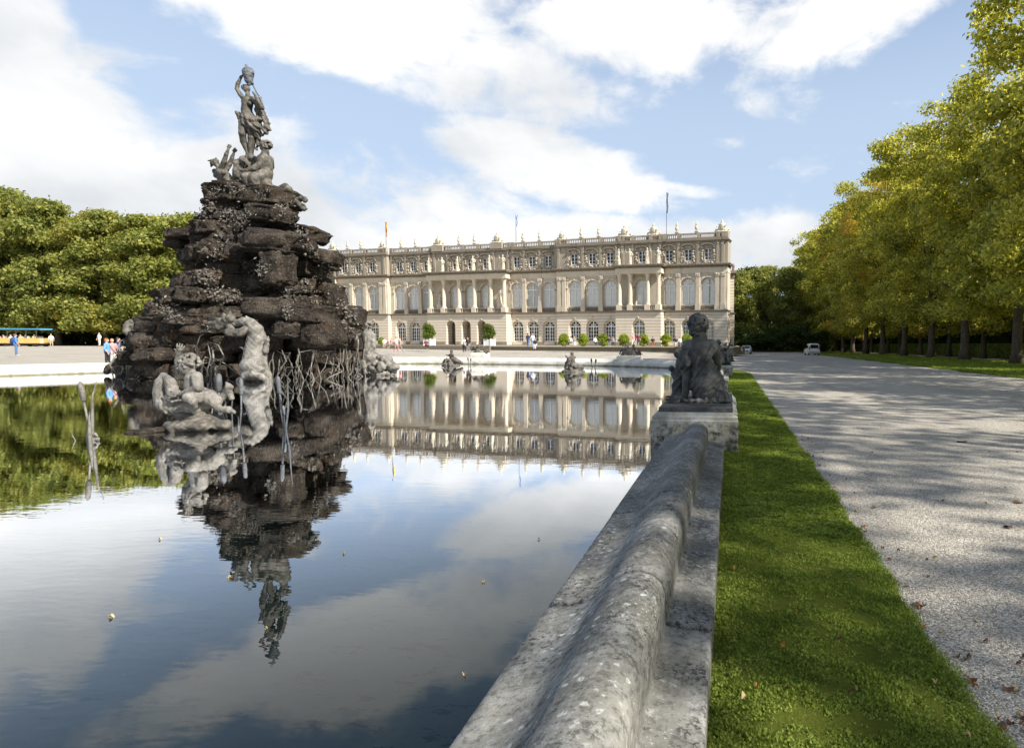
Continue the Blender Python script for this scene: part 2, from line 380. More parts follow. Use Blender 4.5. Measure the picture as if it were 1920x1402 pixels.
def grass_fn(dk, md, lt):
    def fn(g):
        p = g.pos(); a = g.noise(1.3, 5, 0.6, p); b = g.noise(42, 4, 0.7, p)
        rnd = g.n('ShaderNodeNewGeometry').outputs['Random Per Island']
        c = g.ramp(g.m('ADD', g.m('MULTIPLY', a, 0.5), g.m('MULTIPLY', g.m('ADD', b, rnd), 0.25)), [(0.25, dk), (0.5, md), (0.78, lt)])
        d = g.n('ShaderNodeBsdfDiffuse', {'Color': c, 'Normal': g.bump(b, 0.8, 0.02)}).outputs[0]
        t = g.n('ShaderNodeBsdfTranslucent', {'Color': g.mix(1.0, c, (1.25, 1.3, 0.5), 'MULTIPLY')}).outputs[0]
        return g.n('ShaderNodeMixShader', {0: 0.35, 1: d, 2: t}).outputs[0]
    return fn
mat('lawn', grass_fn((0.06, 0.072, 0.014), (0.12, 0.145, 0.026), (0.19, 0.21, 0.04)))
mat('grass_blades', grass_fn((0.085, 0.125, 0.026), (0.21, 0.275, 0.052), (0.42, 0.47, 0.12)))
mat('verge', grass_fn((0.07, 0.085, 0.014), (0.13, 0.15, 0.024), (0.25, 0.24, 0.05)))

def leaf_mat(name, dk, md, lt, trans=0.45, gold=None, goldf=0.0):
    def fn(g):
        geo = g.n('ShaderNodeNewGeometry'); rnd = geo.outputs['Random Per Island']; oi = g.n('ShaderNodeObjectInfo')
        lump = g.noise(0.33, 4, 0.6, geo.outputs['Position'])
        f = g.m('ADD', g.m('MULTIPLY', rnd, 0.45), g.m('MULTIPLY', lump, 0.55))
        c = g.ramp(f, [(0.22, dk), (0.47, md), (0.76, lt)])
        if gold:
            gf = g.mapr(g.m('ADD', g.m('MULTIPLY', oi.outputs['Random'], 0.5), g.m('MULTIPLY', g.noise(0.16, 3, 0.5, geo.outputs['Position']), 1.0)), 0.72 - goldf, 1.0 - goldf)
            c = g.mix(g.m('MULTIPLY', gf, 0.85), c, gold)
        d = g.n('ShaderNodeBsdfPrincipled', {'Base Color': c, 'Roughness': 0.55, 'Specular IOR Level': 0.25}).outputs[0]
        t = g.n('ShaderNodeBsdfTranslucent', {'Color': g.mix(1.0, c, (1.9, 1.75, 0.7), 'MULTIPLY')}).outputs[0]
        return g.n('ShaderNodeMixShader', {0: trans, 1: d, 2: t}).outputs[0]
    return mat(name, fn)
leaf_mat('avenue_leaves', (0.070, 0.090, 0.022), (0.255, 0.28, 0.060), (0.56, 0.53, 0.14), 0.54, (0.42, 0.31, 0.09), -0.22)
leaf_mat('wood_leaves', (0.060, 0.086, 0.022), (0.175, 0.20, 0.050), (0.35, 0.36, 0.10), 0.45, (0.32, 0.27, 0.05), -0.14)
leaf_mat('dark_leaves', (0.018, 0.034, 0.009), (0.045, 0.072, 0.015), (0.09, 0.125, 0.026), 0.35)
leaf_mat('hedge_leaves', (0.10, 0.15, 0.026), (0.19, 0.26, 0.042), (0.32, 0.40, 0.07), 0.45)
leaf_mat('shrub_leaves', (0.10, 0.15, 0.02), (0.20, 0.26, 0.03), (0.34, 0.40, 0.05), 0.4)
leaf_mat('topiary_leaves', (0.04, 0.07, 0.012), (0.09, 0.135, 0.02), (0.17, 0.22, 0.03), 0.35)
def bark_fn(g):
    p = g.pos(); q = g.stretch(p, (1, 1, 0.25)); a = g.noise(9, 6, 0.7, q); b = g.noise(1.4, 4, 0.6, p)
    c = g.ramp(a, [(0.3, (0.045, 0.036, 0.026)), (0.6, (0.12, 0.10, 0.075)), (0.8, (0.22, 0.19, 0.15))])
    c = g.mix(g.m('MULTIPLY', g.mapr(b, 0.5, 0.65), 0.6), c, (0.07, 0.075, 0.02))
    return pb(g, c, 0.95, g.bump(a, 1.0, 0.05), spec=0.1)
mat('bark', bark_fn)

def water_fn(g):
    p = g.pos()
    far = g.mapr(g.vm('LENGTH', p), 6.0, 45.0)
    n1 = g.noise(1.0, 3, 0.5, g.stretch(p, (1.6, 4.0, 1))); n2 = g.noise(3.2, 2, 0.5, g.stretch(p, (2.0, 5.0, 1)))
    n3 = g.noise(0.16, 2, 0.5, p)
    amp = g.mapr(n3, 0.42, 0.62, 0.25, 1.0)
    h = g.m('MULTIPLY', g.m('ADD', n1, g.m('MULTIPLY', n2, 0.25)), amp)
    bm = g.bump(h, 0.22, 0.006)
    fr = g.n('ShaderNodeFresnel', {'IOR': 1.36, 'Normal': bm}).outputs[0]
    gl = g.n('ShaderNodeBsdfGlossy', {'Color': (0.95, 0.97, 1.0, 1), 'Roughness': 0.0, 'Normal': bm}).outputs[0]
    tr = g.n('ShaderNodeBsdfTransparent', {'Color': (0.62, 0.74, 0.70, 1)}).outputs[0]
    return g.n('ShaderNodeMixShader', {0: g.m('MULTIPLY', g.m('POWER', fr, 1.65), 7.4, clamp=True), 1: tr, 2: gl}).outputs[0]
mat('water', water_fn)
def floor_fn(g):
    p = g.pos(); a = g.noise(0.5, 6, 0.65, p); b = g.noise(3.5, 6, 0.7, g.stretch(p, (1, 2.2, 1)))
    c = g.ramp(a, [(0.32, (0.10, 0.115, 0.085)), (0.55, (0.20, 0.205, 0.13)), (0.75, (0.36, 0.33, 0.17))])
    c = g.mix(g.mapr(b, 0.57, 0.63), c, (0.02, 0.025, 0.025))
    w = g.mapr(g.voro(3.2, p), 0.035, 0.02); c = g.mix(w, c, (0.5, 0.5, 0.42))
    return pb(g, c, 1.0, spec=0.0)
mat('pool_floor', floor_fn)

# palace
def wall_fn(base, dirty, groove=0.0, dirt=0.35):
    def fn(g):
        c = g.coord(); p = g.pos()
        a = g.noise(0.8, 6, 0.65, p); st = g.noise(2.0, 5, 0.7, g.stretch(c, (1.6, 1.6, 0.22)))
        col = g.ramp(a, [(0.3, tuple(x * 0.86 for x in base)), (0.7, base)])
        col = g.mix(g.m('MULTIPLY', g.mapr(st, 0.50, 0.70), dirt), col, dirty)
        nrm = g.bump(g.noise(12, 4, 0.6, p), 0.25, 0.03)
        if groove:
            z = g.n('ShaderNodeSeparateXYZ', {0: c}).outputs[2]
            fz = g.m('FRACT', g.m('DIVIDE', z, groove)); ln = g.m('ADD', g.mapr(fz, 0.15, 0.05), g.mapr(fz, 0.85, 0.95))
            col = g.mix(g.m('MULTIPLY', ln, 0.55), col, tuple(x * 0.45 for x in base))
            nrm = g.bump(g.m('SUBTRACT', 1.0, ln), 0.7, 0.05, nrm)
        return pb(g, col, 0.9, nrm, spec=0.15)
    return fn
mat('rusticated_plaster', wall_fn((0.60, 0.54, 0.455), (0.42, 0.36, 0.285), 0.46, 0.3))
mat('palace_plaster', wall_fn((0.51, 0.455, 0.37), (0.27, 0.23, 0.175), 0, 0.6))
mat('attic_stone', wall_fn((0.345, 0.305, 0.245), (0.125, 0.108, 0.085), 0, 0.75))
mat('dark_trim', wall_fn((0.25, 0.215, 0.17), (0.085, 0.072, 0.057), 0, 0.75))
mat('pale_trim', wall_fn((0.62, 0.55, 0.44), (0.36, 0.30, 0.22), 0, 0.5))
mat('terrace_stone', wall_fn((0.20, 0.175, 0.14), (0.09, 0.08, 0.065), 0, 0.6))
mat('terrace_paving', wall_fn((0.50, 0.44, 0.34), (0.32, 0.27, 0.2), 0, 0.3))
plain('white_paint', (0.72, 0.72, 0.70), 0.5, 0.05)
plain('iron_rail', (0.05, 0.05, 0.05), 0.6, 0.2)
mat('curtain', lambda g: pb(g, g.ramp(g.n('ShaderNodeObjectInfo').outputs['Random'], [(0.0, (0.60, 0.58, 0.53)), (0.25, (0.90, 0.88, 0.83)), (1.0, (0.95, 0.93, 0.88))]), 0.8))
plain('green_blind', (0.30, 0.33, 0.22), 0.8, 0.1, 2)
plain('loggia', (0.42, 0.28, 0.11), 0.8, 0.3, 1.5)
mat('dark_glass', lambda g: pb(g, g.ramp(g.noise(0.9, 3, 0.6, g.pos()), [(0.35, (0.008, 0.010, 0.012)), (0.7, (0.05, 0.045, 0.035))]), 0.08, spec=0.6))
mat('window_glass', lambda g: g.n('ShaderNodeMixShader', {0: g.m('MULTIPLY', g.n('ShaderNodeFresnel', {'IOR': 1.5}).outputs[0], 1.0, clamp=True),
     1: g.n('ShaderNodeBsdfTransparent', {'Color': (0.98, 0.99, 1.0, 1)}).outputs[0], 2: g.n('ShaderNodeBsdfGlossy', {'Roughness': 0.05}).outputs[0]}).outputs[0])
# ------------------------------------------------------------------ basin outline
WATER_Z = -0.05
def catmull(P, step):
    P = [Vector(p) for p in P]; n = len(P); out = []
    for i in range(n):
        a, b, c, d = P[i - 1], P[i], P[(i + 1) % n], P[(i + 2) % n]; L = (c - b).length; m = max(1, int(L / step))
        for k in range(m):
            t = k / m
            out.append(0.5 * ((2 * b) + (c - a) * t + (2 * a - 5 * b + 4 * c - d) * t * t + (3 * b - a - 3 * c + d) * t ** 3))
    return out
ctrl = [(-.92, -16), (-.92, -12), (-.92, 0), (-.92, 12), (-.92, 24), (-.92, 33), (-1.15, 36.5), (-2.2, 39.6), (-4.3, 42.2), (-8.0, 44.9), (-12.7, 46.4), (-20, 47.4), (-26.2, 47.0),
        (-30.2, 43.5), (-32.2, 38), (-33.4, 30), (-34.9, 25.5), (-36.4, 18), (-36.6, 0), (-36.6, -12), (-35.5, -16), (-32, -18), (-18, -18.6), (-4, -18.2), (-1.8, -17.4)]
INN = catmull(ctrl, 0.8)
def offset(path, d):
    n = len(path); out = []
    for i in range(n):
        t = (path[(i + 1) % n] - path[i - 1]).normalized(); out.append(path[i] + Vector((t.y, -t.x)) * d)
    return out
for q in INN:
    if 1 < q.y < 32.5 and q.x > -2: q.x = -.92
def smoothstep(a, b, x):
    t = min(1, max(0, (x - a) / (b - a))); return t * t * (3 - 2 * t)
def gz(x, y, d):
    return min(1.0, max(0.0, (d - 2) * 0.0148)) * smoothstep(1.0, -12.0, x)
def dist_basin(x, y):
    p = Vector((x, y)); return min((p - q).length for q in INN) - .84
def ground_z(x, y): return gz(x, y, dist_basin(x, y))

# ground: one sheet round the basin reaching the horizon
rings = [0.84, 2.0, 3.2, 5, 8, 12, 17, 23, 30, 38, 48, 60, 76, 95, 130, 200, 400, 900, 3000]
sm = list(INN)
def relax(path, it):
    for _ in range(it): path = [(path[i - 1] + path[i] * 2 + path[(i + 1) % len(path)]) / 4 for i in range(len(path))]
    return path
V = []; Fc = []; n = len(INN)
for k, r in enumerate(rings):
    ring = offset(INN, r) if r < 6 else offset(relax(INN, 40), r)
    for q in ring: V.append((q.x, q.y, gz(q.x, q.y, r - .84)))
for k in range(len(rings) - 1):
    for i in range(n):
        j = (i + 1) % n; Fc.append((k * n + i, (k + 1) * n + i, (k + 1) * n + j, k * n + j))
tag(link('ground', npmesh('ground', V, Fc, True, MT['gravel'])), kind='structure')
# pool floor and water
def fan(name, path, z, m):
    c = Vector((-18.5, 14)); V = [(c.x, c.y, z)] + [(q.x, q.y, z) for q in path]
    return link(name, npmesh(name, V, [(0, i + 1, (i + 1) % len(path) + 1) for i in range(len(path))], False, m))
tag(fan('water', offset(INN, 0.12), WATER_Z, MT['water']), kind='structure')
tag(fan('pool_floor', offset(INN, 0.45), -0.72, MT['pool_floor']), kind='structure')

# lawn strip round the basin
def strip(path, d0, d1, cols, z, wob, name, m, z1=None):
    V = []; n = len(path)
    for k in range(cols + 1):
        t = k / cols; off = offset(path, d0 + (d1 - d0) * t)
        for i, q in enumerate(off):
            w = Vector((0, 0))
            if k == cols:
                tq = (path[(i + 1) % n] - path[i - 1]).normalized(); w = Vector((tq.y, -tq.x)) * (mnoise.noise(Vector((q.x * 1.3, q.y * 1.3, 0))) * wob)
            V.append((q.x + w.x, q.y + w.y, z * (1 if 0 < k < cols else .25 if k == 0 else -.1)))
    return npmesh(name, V, [(k * n + i, (k + 1) * n + i, (k + 1) * n + (i + 1) % n, k * n + (i + 1) % n) for k in range(cols) for i in range(n)], True, m)
FINE = catmull(ctrl, 0.25)
for q in FINE:
    if 1 < q.y < 32.5 and q.x > -2: q.x = -.92
tag(link('lawn', strip(FINE, 0.80, 2.03, 6, 0.035, 0.02, 'lawn', MT['lawn'])), kind='structure')
# grass blades, denser near the viewer
rng = np.random.default_rng(3)
def blades(n, x0, x1, y0, y1, h0, h1, w, z, m, power=1.0, flat=0.4, edge=0.0, ok=None):
    y = y0 + (y1 - y0) * rng.random(n) ** power; x = x0 + (x1 - x0) * rng.random(n)
    if ok is not None:
        k = ok(x, y); x, y = x[k], y[k]; n = len(x)
    tuft = np.array([mnoise.noise(Vector((a * 5, b * 5, 0))) + .8 * mnoise.noise(Vector((a * 17, b * 17, 4))) for a, b in zip(x, y)])
    h = (h0 + (h1 - h0) * rng.random(n)) * (1 + 0.8 * tuft); fl = rng.random(n) < flat
    a = rng.random(n) * 2 * PI; dx, dy = np.cos(a) * w, np.sin(a) * w; l = rng.random(n) * 2 * PI; lean = rng.random(n) * h * 0.9
    zz = z(x, y) if callable(z) else np.full(n, z)
    c = np.stack([x, y, zz], 1)
    V = np.zeros((n, 3, 3)); V[:, 0] = c + np.stack([dx, dy, 0 * x], 1); V[:, 1] = c - np.stack([dx, dy, 0 * x], 1)
    V[:, 2] = c + np.stack([np.cos(l) * lean, np.sin(l) * lean, h], 1)
    s = w * 3.2
    V[fl, 0] = c[fl] + np.stack([np.cos(a[fl]) * s, np.sin(a[fl]) * s, h[fl] * .5], 1)
    V[fl, 1] = c[fl] + np.stack([np.cos(a[fl] + 2.1) * s, np.sin(a[fl] + 2.1) * s, h[fl] * .85], 1)
    V[fl, 2] = c[fl] + np.stack([np.cos(a[fl] + 4.2) * s, np.sin(a[fl] + 4.2) * s, h[fl] * .7], 1)
    return V.reshape(-1, 3), np.arange(3 * n).reshape(-1, 3)
def merge(parts):
    Vs = []; Fs = []; o = 0
    for v, f in parts: Vs.append(v); Fs.append(f + o); o += len(v)
    return np.concatenate(Vs), np.concatenate(Fs)
lawn_ok = lambda x, y: x < 1.09 + 0.02 * np.sin(y * 3.1) + 0.015 * np.sin(y * 11) + 0.02 * np.random.default_rng(1).normal(size=len(x))
gv, gf = merge([blades(210000, -0.085, 1.15, 1.5, 5.0, .010, .034, .0022, .02, None, 1.15, .45, ok=lawn_ok), blades(170000, -0.085, 1.15, 5.0, 13, .015, .045, .0045, .02, None, 1.2, .45, ok=lawn_ok),
                blades(90000, -0.085, 1.15, 13, 34, .02, .05, .009, .02, None, 1.2, .4, ok=lawn_ok)])
tag(link('lawn_grass', npmesh('lawn_grass', gv, gf, False, MT['grass_blades'])), 'short clover and grass growing on the strip beside the basin wall', 'grass', kind='stuff')

# verge, inner path and wood floor along the avenue
def sheet(name, xs, ys, z, m, wob=0.5, fr=0.25, bump_=0.0):
    V = []; nx_ = len(xs)
    for y in ys:
        for i, x in enumerate(xs):
            w = mnoise.noise(Vector((y * fr, i * 7.0, 3))) * wob if i in (0, nx_ - 1) else 0
            V.append((x + w, y, (0.004 if i in (0, nx_ - 1) else z + bump_ * mnoise.noise(Vector((x * .4, y * .4, 0))))))
    F_ = [(j * nx_ + i, j * nx_ + i + 1, (j + 1) * nx_ + i + 1, (j + 1) * nx_ + i) for j in range(len(ys) - 1) for i in range(nx_ - 1)]
    return link(name, npmesh(name, V, F_, True, m))
ys = [float(y) for y in np.arange(-60, 260, 1.0)]
tag(sheet('verge_grass', [14.2, 15, 17, 20, 23, 26, 27.5], ys, 0.035, MT['verge'], 0.7, 0.3, 0.03), kind='structure')
tag(sheet('hedge_grass', [32.6, 33.5, 35, 37, 42, 60, 300], ys, 0.03, MT['verge'], 0.4, 0.3, 0.03), kind='structure')
ok2 = lambda x, y: x > 14.3 + 0.4 * np.sin(y * .7)
gv, gf = merge([blades(70000, 13.9, 27, 28, 62, .03, .10, .022, .03, None, 1.3, .3, ok=ok2), blades(30000, 13.9, 27, 62, 110, .05, .12, .04, .03, None, 1.0, .3, ok=ok2)])
tag(link('verge_tufts', npmesh('verge_tufts', gv, gf, False, MT['grass_blades'])), 'long grass tufts on the verge below the avenue trees', 'grass', kind='stuff')
mf = plain('wood_floor', (0.05, 0.045, 0.02), 0.95, 0.4, 2.0, spec=0.1)
tag(sheet('wood_floor', [-2.0, 1, 5, 10, 14], [132 + 4.0 * i for i in range(40)], 0.05, mf, 1.5), kind='structure')
V = []
for i in range(24):
    t = i / 23; a = Vector((-160, 54)).lerp(Vector((-72, 104)), t); nrm = Vector((-50, 88)).normalized()
    for d in (0, 4, 12, 60, 160):
        q = a + nrm * d; V.append((q.x, q.y, 1.02 if d else 0.96))
tag(link('left_wood_floor', npmesh('left_wood_floor', V, [(i * 5 + k, (i + 1) * 5 + k, (i + 1) * 5 + k + 1, i * 5 + k + 1) for i in range(23) for k in range(4)], True, MT['verge'])), kind='structure')['kind'] = 'structure'

# ------------------------------------------------------------------ basin wall
PEDS = [(8.9, 12.4, .57), (30.8, 33.6, .55)]         # y0, y1, height on the straight side
prof = [(0.90, -0.35), (0.905, 0.10), (0.903, 0.185), (0.890, 0.198), (0.875, 0.200), (0.78, 0.210), (0.672, 0.222), (0.664, 0.232), (0.662, 0.30), (0.660, 0.385), (0.638, 0.440), (0.59, 0.476), (0.52, 0.489), (0.455, 0.475),
        (0.39, 0.44), (0.335, 0.39), (0.28, 0.345), (0.215, 0.315), (0.14, 0.30), (0.07, 0.296), (0.03, 0.285), (0.012, 0.26), (0.01, 0.20), (0.0, 0.0), (-0.02, -0.7)]
prof = [(d * .945, z) for d, z in prof]
# prof x = distance outwards from the water's edge (0) to the lawn (0.9)
def arc_path(path):
    L = [0.0]
    for i in range(len(path)): L.append(L[-1] + (path[(i + 1) % len(path)] - path[i]).length)
    return L
bw = empty('basin_wall', (-0.5, 5, 0), label='weathered grey stone basin wall with rounded coping, running beside the lawn strip', cat='wall')
# straight run
def stone_block(y0, y1, seg, ns, seed):
    V = []; F_ = []; m = len(prof)
    pr = []
    for i in range(m - 1):            # refine profile
        for k in range(2): pr.append(tuple(np.array(prof[i]) * (1 - k / 2) + np.array(prof[i + 1]) * k / 2))
    pr.append(prof[-1]); m = len(pr)
    for j in range(seg + 1):
        y = y0 + (y1 - y0) * j / seg; e = 0.015 * math.exp(-min(y - y0, y1 - y) / 0.012)
        for i, (d, z) in enumerate(pr):
            p = Vector((-0.93 + d, y, z)); nz = mnoise.noise(p * 3.1 + Vector((seed, 0, 0))) * 0.0012 + mnoise.noise(p * 11) * 0.0018 + mnoise.noise(p * 30) * 0.0015 - .012 * max(0, mnoise.noise(p * 7 + Vector((3, 1, seed))) - .42)
            cx = -0.93 + .43; V.append((p.x + (cx - p.x) * e * 2 + nz * .6 + (0.0015 * math.sin(seed * 3.3)), y, p.z - e + (nz * ns if z > 0 else 0) + 0.002 * math.sin(seed * 5.1)))
    for j in range(seg):
        for i in range(m - 1): F_.append((j * m + i, j * m + i + 1, (j + 1) * m + i + 1, (j + 1) * m + i))
    me = npmesh('coping_stone', V, F_, True)
    b = bmesh.new(); b.from_mesh(me)
    b.verts.ensure_lookup_table()
    for j in (0, seg):
        vs = [b.verts[j * m + i] for i in range(m)]
        try: b.faces.new(vs)
        except ValueError: pass
    b.to_mesh(me); b.free(); me.materials.append(MT['coping_stone']); return me
runs = [(-14.0, 8.9), (12.4, 30.8), (33.6, 35.4)]
sd = 0
for a, b in runs:
    if a < 0: cuts = [-14, -11, -8, -5, -2.4, -0.6, 1.05, 2.95, 4.62, 6.4, 7.75, 8.9]
    else:
        k = max(1, round((b - a) / 1.9)); cuts = [a + (b - a) * i / k for i in range(k + 1)]
    for c0, c1 in zip(cuts[:-1], cuts[1:]):
        sd += 1; seg = 70 if 0 < c1 < 9.5 else 10
        link('coping_stone', stone_block(c0 + .010, c1 - .010, seg, 1.0, sd), None, bw).matrix_parent_inverse = bw.matrix_basis.inverted()
# curved run
far_wall = empty('far_basin_wall', (-20, 47.4, 0), label='sunlit pale stone coping curving along the far side of the water', cat='wall')
cur = [i for i, q in enumerate(INN) if not (q.x > -1.0 and -15 < q.y < 35.2)]
cur = sorted(cur); oin = offset(INN, 0)
seq = []; 
for a in range(len(cur)): seq.append(INN[cur[a]])
# walk in stones of three samples
i = 0; 
start = next(k for k in range(len(INN)) if INN[k].y > 35.2 and INN[k].x > -2)
order = [(start + k) % len(INN) for k in range(len(INN)) if (start + k) % len(INN) in set(cur)]
pr2 = [prof[k] for k in (0, 1, 3, 5, 7, 9, 10, 12, 14, 16, 18, 20, 22, 23, 24)]
for a in range(0, len(order) - 3, 3):
    pts = [INN[order[a + k]] for k in range(4)]
    if min(p.y for p in pts) < 0 and pts[0].x < -2: step_ok = False
    V = []; m = len(pr2)
    for k in range(4):
        i0 = order[a + k]; t = (INN[(i0 + 1) % len(INN)] - INN[i0 - 1]).normalized(); nn = Vector((t.y, -t.x)); q = INN[i0] + t * (0.006 if k == 0 else -0.006 if k == 3 else 0)
        for d, z in pr2: V.append((q.x + nn.x * d, q.y + nn.y * d, z))
    me = npmesh('coping_stone', V, [(j * m + i, j * m + i + 1, (j + 1) * m + i + 1, (j + 1) * m + i) for j in range(3) for i in range(m - 1)], True, MT['far_coping'])
    link('coping_stone', me, None, far_wall).matrix_parent_inverse = far_wall.matrix_basis.inverted()

def pedestal(name, cx, y0, y1, w, top, label, m, z0=-0.72):
    """block with a chamfered top ledge, slightly battered and worn"""
    r = empty(name, (cx, (y0 + y1) / 2, 0), label=label, cat='pedestal', group='stone pedestals round the basin')
    b = bmesh.new(); hw, hd = w / 2, (y1 - y0) / 2
    lv = [(z0, 1.0, 0), (top * .80, 1.0, 0), (top * .83, 1.0, -.012), (top * .90, 1.0, -.015), (top * .93, 1.0, -.05), (top, 1.0, -.075)]
    N = 14
    rows = []
    for z, s, ins in lv:
        ring = []
        for (ax, ay, bx, by) in ((-1, -1, 1, -1), (1, -1, 1, 1), (1, 1, -1, 1), (-1, 1, -1, -1)):
            for k in range(N):
                t = k / N; x = (ax + (bx - ax) * t) * (hw + ins); y = (ay + (by - ay) * t) * (hd + ins)
                q = Vector((x, y, z)); ring.append(b.verts.new((x + .008 * mnoise.noise(q * 3), y + .008 * mnoise.noise(q * 3 + Vector((5, 0, 0))), z + .006 * mnoise.noise(q * 4))))
        rows.append(ring)
    for a_, c_ in zip(rows[:-1], rows[1:]):
        for i in range(len(a_)): b.faces.new((a_[i], a_[(i + 1) % len(a_)], c_[(i + 1) % len(a_)], c_[i]))
    b.faces.new(rows[-1])
    me = bpy.data.meshes.new('block'); b.to_mesh(me); b.free(); me.materials.append(m); link('block', me, None, r); return r
pedestal('statue_pedestal', -0.52, 8.9, 12.4, 1.28, .60, 'lichen-stained stone pedestal under the dark seated woman statue, nearest to the viewer', MT['pedestal_stone'])
pedestal('statue_pedestal', -0.52, 30.8, 33.6, 1.28, .56, 'stone pedestal farther along the right-hand wall, behind the seated woman', MT['pedestal_stone'])
pedestal('statue_pedestal', -20.4, 47.9, 49.4, 1.05, .86, 'grey stone pedestal on the far wall in front of the palace arches', MT['far_coping'])
pedestal('statue_pedestal', -7.6, 45.2, 46.8, 1.75, .76, 'pale low stone pedestal on the far wall at its right bend', MT['far_coping'])
# ------------------------------------------------------------------ palace (local: x right, y into the building, z up)
PA = R(-11.1413)
palace = empty('palace', (-0.40, 92.0, 0.0), PA, 'long cream palace with arched windows, columned porticoes and roof balustrade behind the water', 'palace')
PM = Matrix.Translation((-0.40, 92.0, 0)) @ Matrix.Rotation(PA, 4, 'Z')
TL = 88.0
def arch_pts(cx, w, zs, n=12):
    r = w / 2; return [(cx - r * math.cos(PI * k / n), zs + r * math.sin(PI * k / n)) for k in range(n + 1)]
def arch_wall(mb, x0, x1, z0, z1, yf, opens, dep=0.45):
    """front at yf with arched or flat openings (cx, w, zb, zs, arched)"""
    x = x0
    for cx, w, zb, zs, ar in sorted(opens):
        l, r = cx - w / 2, cx + w / 2
        mb.quad((x, yf, z0), (l, yf, z0), (l, yf, z1), (x, yf, z1))
        if zb > z0: mb.quad((l, yf, z0), (r, yf, z0), (r, yf, zb), (l, yf, zb)); mb.quad((l, yf, zb), (r, yf, zb), (r, yf + dep, zb), (l, yf + dep, zb))
        A = arch_pts(cx, w, zs) if ar else [(l, zs), (r, zs)]
        for (xa, za), (xb, zb2) in zip(A[:-1], A[1:]):
            mb.quad((xa, yf, za), (xb, yf, zb2), (xb, yf, z1), (xa, yf, z1)); mb.quad((xa, yf, za), (xa, yf + dep, za), (xb, yf + dep, zb2), (xb, yf, zb2))
        mb.quad((l, yf, zb), (l, yf + dep, zb), (l, yf + dep, zs), (l, yf, zs)); mb.quad((r, yf, zb), (r, yf, zs), (r, yf + dep, zs), (r, yf + dep, zb))
        x = r
    mb.quad((x, yf, z0), (x1, yf, z0), (x1, yf, z1), (x, yf, z1))
def archivolt(mb, cx, w, zs, yf, t=0.28, pr=0.07, n=12):
    a = arch_pts(cx, w, zs, n); b = arch_pts(cx, w + 2 * t, zs, n)
    for k in range(n):
        (x1, z1), (x2, z2), (x3, z3), (x4, z4) = a[k], a[k + 1], b[k + 1], b[k]; y = yf - pr
        mb.quad((x1, y, z1), (x2, y, z2), (x3, y, z3), (x4, y, z4)); mb.quad((x4, y, z4), (x3, y, z3), (x3, yf, z3), (x4, yf, z4)); mb.quad((x1, yf, z1), (x2, yf, z2), (x2, y, z2), (x1, y, z1))
rnd = random.Random(11)
def lumps(mb, cx, cz, w, h, y, n, s=0.16, dep=0.14):
    for _ in range(n):
        x = cx + rnd.uniform(-.5, .5) * w; z = cz + rnd.uniform(-.5, .5) * h; r = s * rnd.uniform(.5, 1.1)
        mb.lathe([(0.01, -r), (r * .7, -r * .6), (r, 0), (r * .7, r * .6), (0.01, r)], (x, y, z), 6, 1, dep / s)
# window prototypes (meshes shared by all copies)
def win_meshes(w, h, zs, arched, cols, rows, radial, curtain):
    A = arch_pts(0, w, zs, 14) if arched else [(-w / 2, zs), (w / 2, zs)]
    g = MB(); g.add([(-w / 2, .09, 0), (w / 2, .09, 0)] + [(x, .09, z) for x, z in reversed(A)], [tuple(range(2 + len(A)))])
    f = MB(); t = 0.10
    O = [(-w / 2, 0)] + A + [(w / 2, 0)]
    for (x1, z1), (x2, z2) in zip(O[:-1], O[1:]): f.tube([(x1, .05, z1), (x2, .05, z2)], .075, 4)
    f.box(-w / 2, w / 2, 0, .08, 0, .16)
    f.box(-.065, .065, 0.01, .09, 0, h if arched else zs)
    f.box(-w / 2, w / 2, 0.0, .085, zs - .08, zs + .08)
    for c in range(1, cols):
        x = -w / 2 + w * c / cols
        if abs(x) > .05: f.box(x - .032, x + .032, .03, .09, 0, zs)
    for r in range(1, rows): z = zs * r / rows; f.box(-w / 2, w / 2, .035, .085, z - .03, z + .03)
    if radial:
        for a in (45, 135): f.tube([(0, .06, zs), (w / 2 * math.cos(R(a)), .06, zs + w / 2 * math.sin(R(a)))], .035, 4)
        ar = arch_pts(0, w * .5, zs, 8)
        for p_, q_ in zip(ar[:-1], ar[1:]): f.tube([(p_[0], .06, p_[1]), (q_[0], .06, q_[1])], .03, 4)
    c = None
    if curtain:
        c = MB(); cz = zs if arched else h
        for k in range(24):
            x0 = -w / 2 + w * k / 24; x1 = -w / 2 + w * (k + 1) / 24; y0 = .13 + .02 * (k % 2); y1 = .13 + .02 * ((k + 1) % 2)
            c.quad((x0, y0, 0), (x1, y1, 0), (x1, y1, cz), (x0, y0, cz))
        if arched:
            A2 = arch_pts(0, w, zs, 14); c.add([(x, .14, z) for x, z in A2], [tuple(range(len(A2)))])
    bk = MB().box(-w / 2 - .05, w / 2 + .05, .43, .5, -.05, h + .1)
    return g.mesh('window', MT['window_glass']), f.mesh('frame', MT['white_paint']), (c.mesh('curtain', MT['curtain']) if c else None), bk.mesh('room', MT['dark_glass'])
GFW, F1W, ATW, NW = 1.75, 2.0, 1.05, 2.95
WG = win_meshes(GFW, 3.25, 2.40, True, 4, 4, True, False)
WF = win_meshes(F1W, 3.85, 2.85, True, 2, 3, True, True)
WA = win_meshes(ATW, 1.75, 1.75, False, 2, 3, False, False)
def put_window(W3, x, y, z, curtain_mat=None):
    g = link('window', W3[0], None, palace, (x, y, z))
    link('frame', W3[1], None, g)
    if W3[2]: link('curtain', W3[2], None, g)
    bk = link('room', W3[3], None, g)
    if curtain_mat:
        bk.material_slots[0].link = 'OBJECT'; bk.material_slots[0].material = MT[curtain_mat]; bk.location.y = -.2
    return g
